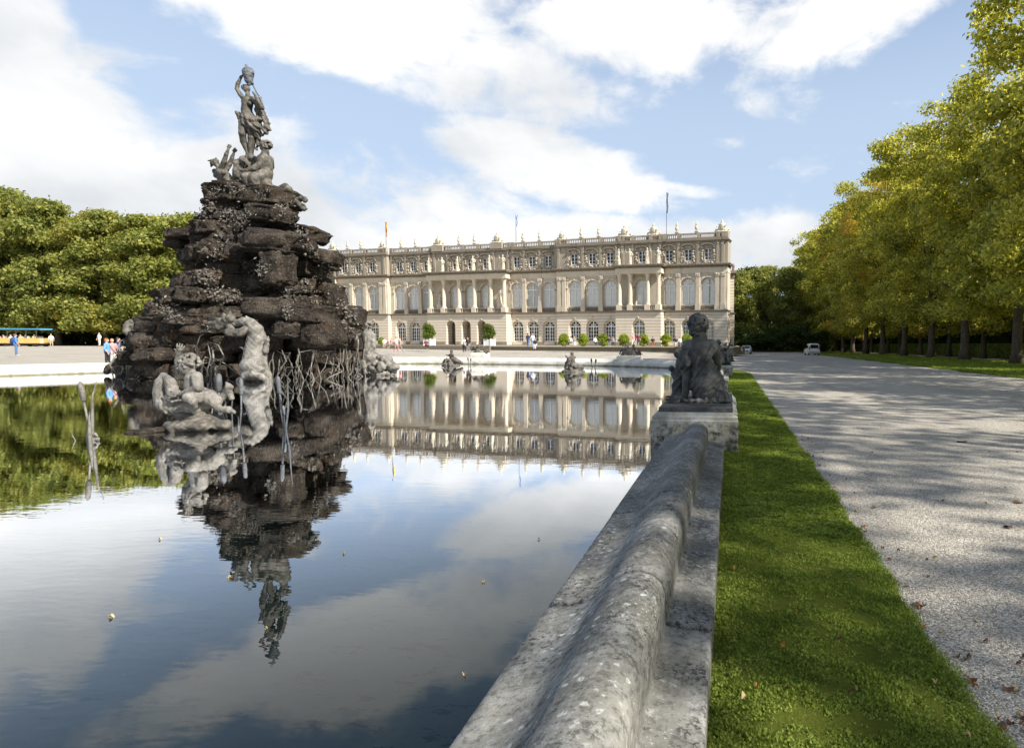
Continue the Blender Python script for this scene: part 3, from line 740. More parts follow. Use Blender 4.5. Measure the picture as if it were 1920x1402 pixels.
gf_wall, f1_wall, at_wall, corn, entab, trim, pale, orn = MB(), MB(), MB(), MB(), MB(), MB(), MB(), MB()
BACK = 14.0
half = [  # name, s0, s1, offset, window centres
    ('end', 0.0, 9.75, .8, [2.96, 6.0, 9.0 - .0]), ('porch', 9.75, 17.0, 2.4, [13.3]), ('wing', 17.0, 27.7, .8, [18.55, 21.55, 24.6]), ('plain', 27.7, 36.4, 0.0, [29.6, 32.5, 35.3])]
secs = []
for nm, a, b, o, ws in half: secs.append((nm, -b, -a, o, [-w for w in ws])); secs.append((nm, -TL + a, -TL + b, o, [-TL + w for w in ws]))
secs.append(('centre', -51.6, -36.4, 1.6, [-41.05, -44.0, -46.95]))
Z0, ZG, ZL, ZF, ZC, ZA = 1.40, 6.50, 6.72, 12.20, 13.15, 16.85
k_ = 0
for nm, x0, x1, o, ws in secs:
    yf = -o; wall_o = {'porch': .8, 'centre': 0.0}.get(nm, o); yw = -wall_o
    # ground floor
    if nm == 'centre':
        arch_wall(gf_wall, x0, x1, Z0, ZG, yf, [(w, 1.75, Z0, 4.55, True) for w in ws], 1.6)
        lg = MB().box(x0 + .5, x1 - .5, yf + 3.2, yf + 3.3, Z0, 6.3); lg.build('loggia_back_wall', MT['loggia'], palace)
        lf = MB().box(x0 + .5, x1 - .5, yf + .1, yf + 3.2, Z0 - .05, Z0 + .02); lf.build('loggia_floor', MT['terrace_paving'], palace)
        for w in ws:
            d = MB().box(w - .8, w + .8, yf + 3.08, yf + 3.18, Z0, 4.6)
            for q in (-.7, -.05, .6): d.box(w + q, w + q + .1, yf + 3.02, yf + 3.1, Z0, 4.6)
            d.box(w - .8, w + .8, yf + 3.0, yf + 3.1, 3.4, 3.55); d.build('door', MT['dark_trim'], palace)
    else:
        arch_wall(gf_wall, x0, x1, Z0, ZG, yf, [(w, GFW + .36, Z0 + .2, 4.35, True) for w in ws], .3)
        arch_wall(gf_wall, x0, x1, Z0, ZG, yf + .3, [(w, GFW, Z0 + .55, 4.35, True) for w in ws], .3)
        for w in ws:
            k_ += 1; blind = 'green_blind' if nm in ('porch', 'end') and w > -40 else None
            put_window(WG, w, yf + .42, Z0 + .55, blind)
            pale.box(w - .95, w + .95, yf + .05, yf + .5, Z0 + .2, Z0 + .52)
    for w in ws: lumps(orn, w, 5.75, .3, .45, yf - .03, 5, .14, .10)
    gf_wall.box(x0 - .0, x1 + .0, yf - .12, yf - .002, Z0 - .5, Z0 + .55) if nm == 'never' else None
    gf_wall.box(x0 + .03, x1 - .03, yf + .35, yf + .36, Z0, ZG) if nm == 'never' else None
    for xe, sg in ((x0, -1), (x1, 1)):                      # returns of the projecting blocks
        gf_wall.quad((xe, yf, Z0), (xe, 1.2, Z0), (xe, 1.2, ZG), (xe, yf, ZG))
    # plinth course
    px = x0
    for w in sorted(ws):
        wd = GFW / 2 + .2
        MB().box(px - (.05 if px == x0 else 0), w - wd, yf - .07, yf + .02, Z0 - .3, Z0 + .5).build('plinth', MT['dark_trim'], palace); px = w + wd
    MB().box(px, x1 + .05, yf - .07, yf + .02, Z0 - .3, Z0 + .5).build('plinth', MT['dark_trim'], palace)
    # ledge between floors
    corn.box(x0 - .12, x1 + .12, yf - .22, 1.0, ZG, ZG + .13); corn.box(x0 - .18, x1 + .18, yf - .30, 1.0, ZG + .133, ZL)
    # first floor
    arch_wall(f1_wall, x0, x1, ZL, ZF, yw, [(w, F1W + .4, ZL, 10.35, True) for w in ws], .22)
    arch_wall(f1_wall, x0, x1, ZL, ZF, yw + .22, [(w, F1W, 7.50, 10.35, True) for w in ws], .3)
    for xe in (x0, x1): f1_wall.quad((xe, yw, ZL), (xe, 1.2, ZL), (xe, 1.2, ZF), (xe, yw, ZF))
    for w in ws:
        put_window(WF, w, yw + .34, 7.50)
        archivolt(pale, w, F1W + .42, 10.35, yw, .22, .08); lumps(orn, w, 11.75, .3, .35, yw - .08, 3, .14, .12)
        for sg in (-1, 1): lumps(orn, w + sg * 1.05, 11.6, .75, .9, yw - .03, 10, .17, .10); trim.box(w + sg * 1.28 - .14, w + sg * 1.28 + .14, yw - .09, yw + .01, 10.18, 10.38)
        # little balustrade at the foot of each window
        wb = MB()
        for q in range(9): wb.box(w - .95 + q * .2375 - .05, w - .95 + q * .2375 + .05, yw - .02, yw + .10, ZL, 7.25)
        wb.box(w - 1.02, w + 1.02, yw - .08, yw + .12, 7.25, 7.42); wb.build('window_balustrade', MT['dark_trim'], palace)
    # pilasters of the first floor: between and beside windows
    edges = sorted(ws); ps = []
    if nm == 'end':
        ps = [(a + b) / 2 for a, b in zip(edges[:-1], edges[1:])] + [edges[-1] + 1.45, edges[-1] + 2.3]
    elif nm == 'porch': ps = []
    elif nm == 'wing': ps = [(a + b) / 2 for a, b in zip(edges[:-1], edges[1:])] + ([x0 + .5, x0 + 1.3] if x0 > -44 else [x1 - .5, x1 - 1.3])
    elif nm == 'plain': ps = [(a + b) / 2 for a, b in zip(edges[:-1], edges[1:])]
    for p in ps:
        if not (x0 + .2 < p < x1 - .2): continue
        s_ = MB(); s_.box(p - .30, p + .30, yw - .20, yw + .01, 7.55, 11.62); s_.box(p - .38, p + .38, yw - .26, yw + .012, ZL, 7.55); s_.box(p - .35, p + .35, yw - .235, yw + .011, 7.553, 7.75)
        s_.box(p - .37, p + .37, yw - .25, yw + .013, 11.62, 12.2); s_.build('pilaster', MT['palace_plaster'], palace); lumps(orn, p, 11.9, .6, .35, yw - .24, 6, .12, .10)
    # porticoes: free-standing columns, statues above come later
    if nm in ('porch', 'centre'):
        cx = ([-10.25, -11.95, -14.75, -16.5] if nm == 'porch' else [-36.95, -39.45, -42.55, -45.5, -48.5, -51.1])
        if nm == 'porch' and x0 < -44: cx = [-TL - c for c in cx]
        for c in cx:
            m_ = MB(); m_.box(c - .42, c + .42, yf + .02, yf + .86, ZL, 7.55)
            m_.lathe([(.40, 0), (.40, .12), (.34, .18), (.36, .26), (.31, .34), (.315, 1.5), (.27, 3.95), (.30, 4.0), (.28, 4.05)], (c, yf + .44, 7.55), 14)
            m_.lathe([(.28, 0), (.33, .12), (.31, .2), (.40, .36), (.36, .40), (.46, .55)], (c, yf + .44, 11.58), 10)
            m_.box(c - .42, c + .42, yf + .02, yf + .86, 12.12, ZF + .02)
            m_.build('column', MT['pale_trim'], palace, smooth=False)
        for c0, c1 in zip(sorted(cx)[:-1], sorted(cx)[1:]):
            n_ = int((c1 - c0 - .84) / .26); wb = MB()
            for q in range(n_): wb.box(c0 + .5 + q * .26, c0 + .6 + q * .26, yf + .14, yf + .26, ZL, 7.28)
            wb.box(c0 + .42, c1 - .42, yf + .08, yf + .30, 7.28, 7.45); wb.build('balcony_balustrade', MT['dark_trim'], palace)
    if nm == 'centre':
        for c in (-38.15, -49.85):   # niches with figures
            f1_wall.box(c - .7, c + .7, yw - .03, yw + .0, 7.5, 11.4); archivolt(pale, c, 1.2, 10.4, yw - .03, .15, .07)
    # entablature
    entab.box(x0 - .06, x1 + .06, yf - .06, 1.2, ZF, 12.40); entab.box(x0 - .02, x1 + .02, yf - .02, 1.2, 12.402, ZC - .14)
    nd = int((x1 - x0) / .42)
    for q in range(nd + 1): corn.box(x0 + q * (x1 - x0) / nd - .09, x0 + q * (x1 - x0) / nd + .09, yf - .32, yf - .02, ZC - .13, ZC + .04)
    corn.box(x0 - .14, x1 + .14, yf - .16, 1.1, ZC - .14, ZC + .045); corn.box(x0 - .42, x1 + .42, yf - .46, 1.1, ZC + .05, ZC + .20); corn.box(x0 - .52, x1 + .52, yf - .56, 1.1, ZC + .203, ZC + .36)
    # attic
    oa = wall_o
    ya = -oa
    at_wins = list(ws)
    arch_wall(at_wall, x0, x1, ZC + .36, ZA, ya, [(w, ATW, 13.98, 15.73, False) for w in at_wins], .3)
    for xe in (x0, x1): at_wall.quad((xe, ya, ZC + .36), (xe, 1.2, ZC + .36), (xe, 1.2, ZA), (xe, ya, ZA))
    for w in at_wins:
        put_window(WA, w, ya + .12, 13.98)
        # hood, sill and side scrolls
        hb = MB(); A = [(w - .95 * math.cos(PI * k / 10), 15.95 + .42 * math.sin(PI * k / 10)) for k in range(11)]
        for (xa, za), (xb, zb) in zip(A[:-1], A[1:]):
            hb.add([(xa, ya - .28, za), (xb, ya - .28, zb), (xb, ya - .28, zb + .16), (xa, ya - .28, za + .16), (xa, ya, za), (xb, ya, zb), (xb, ya, zb + .16), (xa, ya, za + .16)],
                     [(0, 1, 2, 3), (0, 4, 5, 1), (3, 2, 6, 7), (0, 3, 7, 4), (1, 5, 6, 2)])
        hb.build('window_hood', MT['dark_trim'], palace)
        trim.box(w - 1.05, w - .72, ya - .22, ya + .005, 15.80, 15.98); trim.box(w + .72, w + 1.05, ya - .22, ya + .005, 15.80, 15.98)
        trim.box(w - .68, w - .53, ya - .07, ya + .005, 13.9, 15.8); trim.box(w + .53, w + .68, ya - .07, ya + .005, 13.9, 15.8)
        lumps(orn, w - .92, 14.7, .35, 1.6, ya - .05, 9, .15, .13); lumps(orn, w + .92, 14.7, .35, 1.6, ya - .05, 9, .15, .13); lumps(orn, w, 16.0, 1.0, .25, ya - .05, 6, .14, .13); lumps(orn, w, 13.7, 1.6, .2, ya - .08, 7, .13, .15)
    sp = sorted(at_wins)
    mids = [(a + b) / 2 for a, b in zip(sp[:-1], sp[1:])]
    if nm == 'end': mids += [sp[-1] + 1.5, sp[-1] + 2.25]
    if nm == 'porch': mids += [x0 + .6, x0 + 2.2, x1 - .6, x1 - 2.2]
    if nm == 'centre': mids += [x0 + .5, x0 + 3.2, x1 - .5, x1 - 3.2]
    if nm in ('wing', 'plain'): mids += [x0 + .45, x1 - .45]
    for p in mids:
        if not (x0 + .15 < p < x1 - .15): continue
        s_ = MB(); s_.box(p - .2, p + .2, ya - .13, ya + .006, 13.75, ZA - .1); s_.box(p - .28, p + .28, ya - .18, ya + .007, ZC + .36, 13.75); s_.box(p - .26, p + .26, ya - .17, ya + .008, ZA - .35, ZA - .1); s_.build('pilaster', MT['attic_stone'], palace)
        lumps(orn, p, 16.4, .4, .25, ya - .14, 3, .12, .1)
    corn.box(x0 - .12, x1 + .12, ya - .16, 1.1, ZA - .12, ZA + .05); corn.box(x0 - .25, x1 + .25, ya - .32, 1.1, ZA + .053, ZA + .17)
    # roof balustrade
    pl = [x0 + .25, x1 - .25] + mids
    trim.box(x0, x1, ya - .05, ya + .45, ZA + .173, 17.40)
    bm_ = MB()
    xs = [x0]; q = x0
    nb = int((x1 - x0) / .30)
    for j in range(nb):
        xx = x0 + (j + .5) * (x1 - x0) / nb
        bm_.lathe([(.06, 0), (.085, .12), (.05, .34), (.07, .45)], (xx, ya + .2, 17.40), 5)
    bm_.box(x0, x1, ya + .05, ya + .35, 17.86, 18.08)
    for p in pl: bm_.box(p - .26, p + .26, ya - .02, ya + .42, 17.38, 18.13)
    bm_.build('balustrade', MT['attic_stone'], palace); trim.build('stone_trim', MT['dark_trim'], palace); trim = MB()
gf_wall.build('ground_floor_wall', MT['rusticated_plaster'], palace); f1_wall.build('first_floor_wall', MT['palace_plaster'], palace); at_wall.build('attic_wall', MT['attic_stone'], palace)
corn.build('cornice', MT['dark_trim'], palace); entab.build('frieze', MT['pale_trim'], palace); pale.build('arch_moulding', MT['pale_trim'], palace)
orn.build('carved_ornament', MT['palace_plaster'], palace)['kind'] = 'stuff'
# core, roof and the side wings seen edge-on at the right corner
MB().box(-TL + .1, -3.0, 1.0, BACK, 1.0, 17.0).build('main_block', MT['palace_plaster'], palace)
MB().box(-TL, -3.0, -.0, BACK, 17.02, 17.12).build('roof', MT['dark_trim'], palace)
sw = MB()
for z0_, z1_ in ((1.0, 6.5), (6.72, 12.2), (13.5, 16.85)): sw.box(-3, 0.0, .2, 7, z0_, z1_)
sw.build('side_wall', MT['palace_plaster'], palace, rz=-PA)
s2 = MB(); s2.box(-3, .95, 7, 16, 1.0, 6.5); s2.box(-3, .85, 7.05, 15.9, 6.72, 12.2); s2.build('side_wing', MT['rusticated_plaster'], palace, rz=-PA)
s3 = MB(); s3.box(-3, 1.1, 6.9, 16.1, 6.503, 6.717); s3.box(-3, .95, 6.95, 16, 12.2, 12.9); s3.box(-3, 1.2, 6.6, 16.2, 12.9, 13.3); s3.box(-3, .2, .2, 6.89, 6.5, 6.72); s3.box(-3, .3, .2, 6.59, 13.0, 13.49); s3.box(-3, .2, .2, 7, 16.86, 17.015)
for yy in (7.4, 9.5, 12, 14.5): s3.lathe([(.2, 0), (.2, .3), (.12, .5), (.24, .8), (.1, 1.15)], (.7, yy, 13.3), 6)
s3.build('side_cornice', MT['dark_trim'], palace, rz=-PA)
def pal(s, y, z):            # point in palace coordinates (s metres left of the right corner)
    return PM @ Vector((-s, y, z))
# terrace in front
ter = empty('terrace', tuple(pal(44, -9, 0)), PA, 'low dark stone terrace wall and steps below the palace front', 'terrace')
t = MB(); t.box(-52, 46.5, 0.0, 9.3, 0.2, 1.25); t.build('platform', MT['terrace_stone'], ter)
t = MB(); t.box(-52, 46.5, 0.02, 9.5, 1.253, 1.30); t.build('paving', MT['terrace_paving'], ter)
t = MB()
for k in range(6): t.box(-11.5 - k * .25, 9.5 + k * .25, -.4 - k * .4, -.002 - k * .4, 0.2, 1.25 - k * .13)
t.build('steps', MT['terrace_stone'], ter)
t = MB(); t.box(8.5, 46.6, -.16, .0, 1.16, 1.40); t.box(-52, -12, -.16, 0, 1.16, 1.30); t.build('kerb', MT['terrace_paving'], ter)
# ------------------------------------------------------------------ trees
def leaf_quads(P, Nrm, size, seed, jitter=0.9, asp=0.62):
    """leaf faces at P with normals biased to Nrm"""
    r = np.random.default_rng(seed); n = len(P)
    N_ = Nrm + r.normal(size=(n, 3)) * jitter; N_ /= np.linalg.norm(N_, axis=1)[:, None] + 1e-9
    T = np.cross(N_, r.normal(size=(n, 3))); T /= np.linalg.norm(T, axis=1)[:, None] + 1e-9
    B = np.cross(N_, T); s = (size * (0.6 + 0.8 * r.random(n)))[:, None] * .5
    V = np.stack([P - T * s, P - B * s * asp, P + T * s, P + B * s * asp], 1).reshape(-1, 3)
    return V, np.arange(4 * n).reshape(-1, 4)
def crown_points(n, lobes, seed, flat=.55, shell=.5, up=.35, tight=1.0):
    r = np.random.default_rng(seed); L = np.array(lobes); w = L[:, 3] ** 2; w /= w.sum()
    k = r.choice(len(L), n, p=w); d = r.normal(size=(n, 3)); d[:, 2] = np.where(d[:, 2] < 0, d[:, 2] * .55, d[:, 2]); d /= np.linalg.norm(d, axis=1)[:, None]
    rad = L[k, 3] * (shell + (1 - shell) * r.random(n) ** .6) * (1 + .30 * np.sin(d[:, 0] * 7 + k) * np.cos(d[:, 1] * 6 + k * 2) + .12 * r.normal(size=n))
    P = L[k, :3] + d * rad[:, None] * np.array([1, 1, flat]); N_ = d + np.array([0, 0, up]); return P, N_
def make_crown(name, seed, hx, hy, z0, z1, nlobe, nleaf, size, m, lr=(1.4, 2.5), power=2.6, flat=.6, top_round=0.55):
    r = random.Random(seed); lobes = []; H = z1 - z0
    for i in range(nlobe):
        for _ in range(50):
            u = r.random(); a = r.uniform(0, 2 * PI); z = z0 + H * u
            # width profile: skirts wide low, rounded top
            w = (1 - (max(0, u - top_round) / (1 - top_round)) ** 2.2) ** .5 if u > top_round else 1.0 - .22 * (1 - u / top_round) ** 2
            c, s_ = math.cos(a), math.sin(a); q = (abs(c) ** power + abs(s_) ** power) ** (-1 / power)
            rr = q * w * r.uniform(.62, .96) if i % 4 else q * w * r.uniform(.1, .6)
            break
        R0 = r.uniform(*lr) * (.75 + .25 * w)
        lobes.append((c * rr * (hx - R0 * .7), s_ * rr * (hy - R0 * .7), min(z, z1 - R0 * .5), R0))
    P, N_ = crown_points(nleaf, lobes, seed, flat)
    V, F_ = leaf_quads(P, N_, size, seed + 1)
    return npmesh(name, V, F_, False, MT[m]), lobes
def make_trunk(name, seed, r0, h, lobes, nl=9, wob=.35, z0=-.1, fork=None):
    r = random.Random(seed); mb = MB(); pts = []; rad = []
    for i in range(13):
        t = i / 12; z = z0 + (h - z0) * t
        pts.append((wob * mnoise.noise(Vector((seed, t * 2.5, 0))) * t * 3, wob * mnoise.noise(Vector((seed, t * 2.5, 7))) * t * 3, z))
        rad.append(r0 * ((1 - .72 * t) + .75 * math.exp(-max(0, z) / .45) * .6))
    mb.tube(pts, rad, 12)
    up = [l for l in lobes if l[2] > 5]
    for j in range(nl):
        l = up[r.randrange(len(up))]; k = r.randint(3, 9); a = Vector(pts[k]); b = Vector(l[:3])
        if b.z < a.z + .5: b.z = a.z + .8
        mid = a.lerp(b, .5) + Vector((0, 0, r.uniform(-.4, .9)))
        ra = rad[k] * .42; mb.tube([a, a.lerp(mid, .5) + Vector((0, 0, .15)), mid, mid.lerp(b, .6), b], [ra, ra * .8, ra * .6, ra * .35, ra * .12], 6)
    me = mb.mesh(name, MT['bark'], True)
    for v in me.vertices:
        q = v.co; d = mnoise.noise(Vector((q.x * 2.2, q.y * 2.2, q.z * .8))) * .10 + mnoise.noise(Vector((q.x * 6, q.y * 6, q.z * 2))) * .03; l = Vector((q.x - 0, q.y - 0, 0)); v.co = q + (l.normalized() * d if l.length > .01 else l)
    return me
AV = []
for s_ in range(4):
    c, l = make_crown('crown', 40 + s_, 9.3, 6.1, 5.0, 28.8, 125, 52000, .32, 'avenue_leaves', (1.1, 2.2), 3.8, .58, .86)
    AV.append((make_trunk('trunk', 60 + s_, .46, 17, l, 13), c))
AVT = []
for s_ in range(2):
    c, l = make_crown('crown', 400 + s_, 8.6, 6.0, 5.6, 26.0, 70, 17000, .36, 'avenue_leaves', (1.2, 2.3), 3.0, .62, .62)
    AVT.append((make_trunk('trunk', 410 + s_, .46, 17, l, 8), c))
AVF = []
for s_ in range(2):
    c, l = make_crown('crown', 80 + s_, 9.9, 6.5, 4.6, 31.5, 100, 23000, .50, 'avenue_leaves', (1.4, 2.5), 3.8, .60, .88)
    AVF.append((make_trunk('trunk', 90 + s_, .42, 16, l, 6), c))
WD = []
for s_ in range(3):
    c, l = make_crown('crown', 120 + s_, 6.6, 6.4, 2.6, 21.5, 95, 42000, .46, 'wood_leaves', (1.5, 2.6), 2.2, .60, .45)
    WD.append((make_trunk('trunk', 130 + s_, .42, 13, l, 8), c))
DK = []
for s_ in range(2):
    c, l = make_crown('crown', 150 + s_, 6.2, 6.2, 1.5, 20.5, 80, 17000, .62, 'dark_leaves', (1.5, 2.8), 2.2, .7, .45)
    DK.append((make_trunk('trunk', 160 + s_, .35, 12, l, 6), c))
MX = []
for s_ in range(2):
    c, l = make_crown('crown', 170 + s_, 5.6, 5.6, 1.0, 20.0, 80, 24000, .50, 'wood_leaves', (1.4, 2.4), 2.2, .7, .4)
    MX.append((make_trunk('trunk', 175 + s_, .35, 12, l, 6), c))
def tree(name, kind, x, y, z, label, group, rot=None, sx=1.0, sz=1.0, rr=random.Random(5)):
    t = empty(name, (x, y, z), rr.uniform(0, 6.28) if rot is None else rot, label, 'tree', group)
    t.scale = (sx, sx, sz); link('trunk', kind[0], None, t); link('crown', kind[1], None, t); return t
ords = ['first', 'second', 'third', 'fourth', 'fifth', 'sixth', 'seventh', 'eighth', 'ninth', 'tenth', 'eleventh', 'twelfth', 'thirteenth', 'fourteenth', 'fifteenth', 'sixteenth', 'seventeenth']
rr = random.Random(21)
k = 0
for i in range(21):
    y = -41 + 12.1 * i + rr.uniform(-.8, .8)
    if y > 206: break
    hid = y < 28
    if not hid: k += 1
    kind = AV[i % 4] if -42 < y < 120 else AVF[i % 2]
    if hid: kind = AVT[i % 2]
    lab = f'avenue tree outside the picture beside the viewer, {ords[i]} in its row' if hid else f'front-row avenue tree along the gravel, {ords[k-1]} from the right edge of the photo'
    tree('avenue_tree', kind, 24.9 + rr.uniform(-.3, .3), y, 0.0, lab, 'front row of avenue trees' if not hid else 'avenue trees beside the viewer', math.pi / 2 * rr.randrange(4), 1.0, rr.uniform(.95, 1.06) * (.94 if hid else 1))
k = 0
for i in range(15):
    y = 46 + 11.5 * i + rr.uniform(-1, 1)
    if y > 200: break
    k += 1; kind = AVF[i % 2]
    tree('avenue_tree', kind, 31.0 + rr.uniform(-.6, .6), y, 0.0, f'second-row avenue tree behind the front trunks, {ords[k-1]} from the right', 'second row of avenue trees', None, .8, rr.uniform(.74, .82))
k = 0
for row, x in enumerate((44, 53, 64)):
    for i in range(14):
        y = 50 + 12.5 * i + 4 * row + rr.uniform(-2, 2)
        if x / y > .72: continue
        k += 1
        tree('wood_tree', DK[(i + row) % 2], x + rr.uniform(-1.5, 1.5), y, 0, f'dark wood tree behind the clipped hedge, {["near", "middle", "back"][row]} line, {ords[i]} from the right', 'dark wood trees behind the hedge', None, 1.05, rr.uniform(.9, 1.15))
# far end of the avenue, right of the palace
fe = [(2.0, 158, 1.0, 0, 'broad dark tree directly right of the palace corner behind the silver car'), (8.5, 166, 1.1, 0, 'dark tree behind the silver car, second from the palace corner'),
      (14.5, 160, 1.05, 0, 'paler green tree at the end of the gravel, next to the avenue row'), (-5.5, 150, .95, 1, 'dark tree half hidden behind the right end of the palace'),
      (5.5, 178, 1.15, 1, 'tall dark tree in the second line behind the silver car'), (11.5, 182, 1.2, 0, 'tall green tree in the second line at the end of the gravel'), (19.5, 172, 1.1, 0, 'green tree closing the end of the avenue row'), (27, 206, 1.1, 1, 'dark tree closing the gap between the two avenue rows'), (36, 204, 1.1, 1, 'dark tree at the end of the hedge'), (22, 214, 1.1, 1, 'dark tree far behind the end of the front avenue row')]
for x, y, s_, kd, lab in fe: tree('far_tree', (MX if kd == 0 else DK)[int(x) % 2], x, y, 0, lab, 'trees closing the far end of the gravel avenue', None, .95, s_)
# understorey closing the dark edge of the wood at the end
bs, bl = make_crown('crown', 201, 3.2, 2.6, 0.1, 4.6, 26, 5200, .34, 'dark_leaves', (.7, 1.2), 2.2, .8, .5)
stemm = MB().tube([(0, 0, -.1), (0.1, 0, 1.5), (0, .1, 3)], [.09, .07, .03], 6).mesh('stem', MT['bark'], True)
def bush(x, y, z, s_, lab, grp):
    b = empty('bush', (x, y, z), rr.uniform(0, 6.28), lab, 'bush', grp); b.scale = (s_,) * 3; link('stem', stemm, None, b); link('foliage', bs, None, b)
for i in range(9): bush(-1 + 2.9 * i, 150 + rr.uniform(-2, 5), 0, rr.uniform(.9, 1.3), f'dark bush closing the far end of the gravel, {ords[i]} from the palace', 'undergrowth bushes at the end of the gravel')
for i in range(26): bush(39 + rr.uniform(-1, 1.5), 50 + 5.2 * i, 0, rr.uniform(.9, 1.4), f'dark bush behind the clipped hedge, {ords[i % 13]} of its {["near", "far"][i // 13]} half', 'undergrowth behind the clipped hedge')
# left wood: front row with visible trunks, then two rows behind
lw = [(-130, 100, 27.5), (-35, 99, 27.0), (30, 98, 26.2), (110, 97, 24.0), (200, 96, 22.3), (290, 96, 21.6), (380, 97, 22), ]
def at_depth(u, dep, z):
    d = ray(u, 646); d = d / (d[2] * 0 + MC[2] @ d); p = np.array([0, 0, EYE]) + d * dep; return p[0], p[1]
labs = ['outermost tree of the left wood, cut by the picture edge', 'tallest tree of the left wood above the tourist train', 'tree of the left wood rising over the train roof', 'left wood tree with the thick pale trunk right of the train',
        'left wood tree behind the group of visitors, second trunk right of the train', 'left wood tree partly covered by the frog figure and rockery', 'left wood tree touching the left side of the rockery', 'left wood tree hidden behind the rockery', 'left wood tree behind the rockery near the palace']
for (u, dep, h), lab in zip(lw, labs):
    x, y = at_depth(u, dep, 1); tree('wood_tree', WD[int(abs(u)) % 3], x, y, .95, lab, 'trees of the left wood', None, 1.0, (h - 1.6) / 21.5)
k = 0
for row in range(3):
    for i in range(11):
        u = -150 + 75 * i + 30 * (row % 2); dep = 107 + 9 * row
        if u > 400: continue
        x, y = at_depth(u, dep, 1); kd = [WD[i % 3], DK[i % 2], DK[(i + 1) % 2]][row]
        hh = np.interp(u, [0, 140, 230, 300], [26.5, 23.5, 22, 21.5]) + row * .3 - 1.8
        tree('wood_tree', kd, x, y, 1, f'inner tree of the left wood, {ords[row + 1]} line, {ords[i]} from left', 'inner trees of the left wood', None, 1.0, hh / 21.5)
for i in range(17):
    x, y = at_depth(-130 + 33 * i, 104 + rr.uniform(0, 3), 1); bush(x, y, .95, rr.uniform(1.0, 1.5), f'dark bush in the shade under the left wood, {ords[i]} from left', 'undergrowth of the left wood')
# clipped hedge
r_ = np.random.default_rng(9)
def box_leaves(x0, x1, y0, y1, z1, n, size):
    P = []; N_ = []
    f = r_.random(n); y = y0 + (y1 - y0) * r_.random(n) ** 1.2
    top = f < .35; left = f >= .35
    x = np.where(top, x0 + (x1 - x0) * r_.random(n), x0 + .05 * r_.random(n)); z = np.where(top, z1 - .05 * r_.random(n), z1 * r_.random(n))
    x = x + np.array([mnoise.noise(Vector((0, a * .8, b * 1.5))) * .09 for a, b in zip(y, z)]); 
    N_ = np.stack([np.where(top, 0, -1.0), 0 * x, np.where(top, 1.0, .3)], 1)
    return leaf_quads(np.stack([x, y, z], 1), N_, size, 4)
hg = empty('hedge', (34.6, 90, 0), label='long clipped green hedge behind the avenue trees on the right', cat='hedge')
v, f = box_leaves(34.0, 35.4, 44, 190, 1.85, 52000, .13)
v = v - np.array([34.6, 90, 0]); link('foliage', npmesh('foliage', v, f, False, MT['hedge_leaves']), None, hg)
MB().box(-.5, .75, -46, 100, 0, 1.78).build('hedge_core', MT['dark_leaves'], hg)

for i in range(8): bush(19 + 2.6 * i, 196 + rr.uniform(-2, 3), 0, rr.uniform(1.1, 1.5), f'dark bush closing the view between the avenue rows, {ords[i]} from left', 'undergrowth at the end of the avenue rows')
# ------------------------------------------------------------------ fountain rockery
RY = 30.4
VD = Vector((ray(480, 646)[0], ray(480, 646)[1])).normalized(); VR = Vector((VD.y, -VD.x))      # line of sight to the rock and its right-hand side
rows = [(352, 408, 546), (368, 404, 550), (384, 398, 552), (400, 376, 566), (420, 366, 578), (440, 336, 604), (458, 340, 614), (480, 350, 628), (505, 356, 636), (530, 352, 640), (548, 340, 646), (566, 312, 658), (585, 300, 672), (610, 290, 690), (640, 280, 700), (670, 268, 704), (700, 264, 704), (722, 262, 704)]
prof_r = []
for v, a, b in rows:
    p, q = aty(a, v, RY), aty(b, v, RY); prof_r.append(((p.z + q.z) / 2, p.x, q.x))
prof_r.sort()
PZ = [p[0] for p in prof_r]; PL = [p[1] for p in prof_r]; PR_ = [p[2] for p in prof_r]
ztop = PZ[-1]
def rock_mesh(seed, boxy=.50, amp=.14):
    b = bmesh.new(); bmesh.ops.create_icosphere(b, subdivisions=4, radius=1.0); r = random.Random(seed); o = Vector((r.uniform(0, 90), r.uniform(0, 90), 0))
    for v in b.verts:
        p = v.co.copy(); q = Vector([math.copysign(abs(c) ** boxy, c) for c in p]); q = q * .72
        d = mnoise.noise(p * 1.3 + o) * amp * 1.6 + mnoise.noise(p * 3.4 + o) * amp * .9 + abs(mnoise.noise(p * 7 + o)) * amp * .8 + mnoise.noise(p * 15 + o) * amp * .32
        v.co = q + p * d
    me = bpy.data.meshes.new('boulder'); b.to_mesh(me); b.free()
    for f in me.polygons: f.use_smooth = True
    me.materials.append(MT['tufa_rock']); return me
RM = [rock_mesh(s) for s in range(9)]
rockery = empty('rockery', ((PL[0] + PR_[0]) / 2, RY, 0), label='tall dark pyramid of rough tufa boulders rising from the water and carrying the bronze figures', cat='rockery')
RO = rockery.location
rr = random.Random(3)
bl = []
z = -0.75
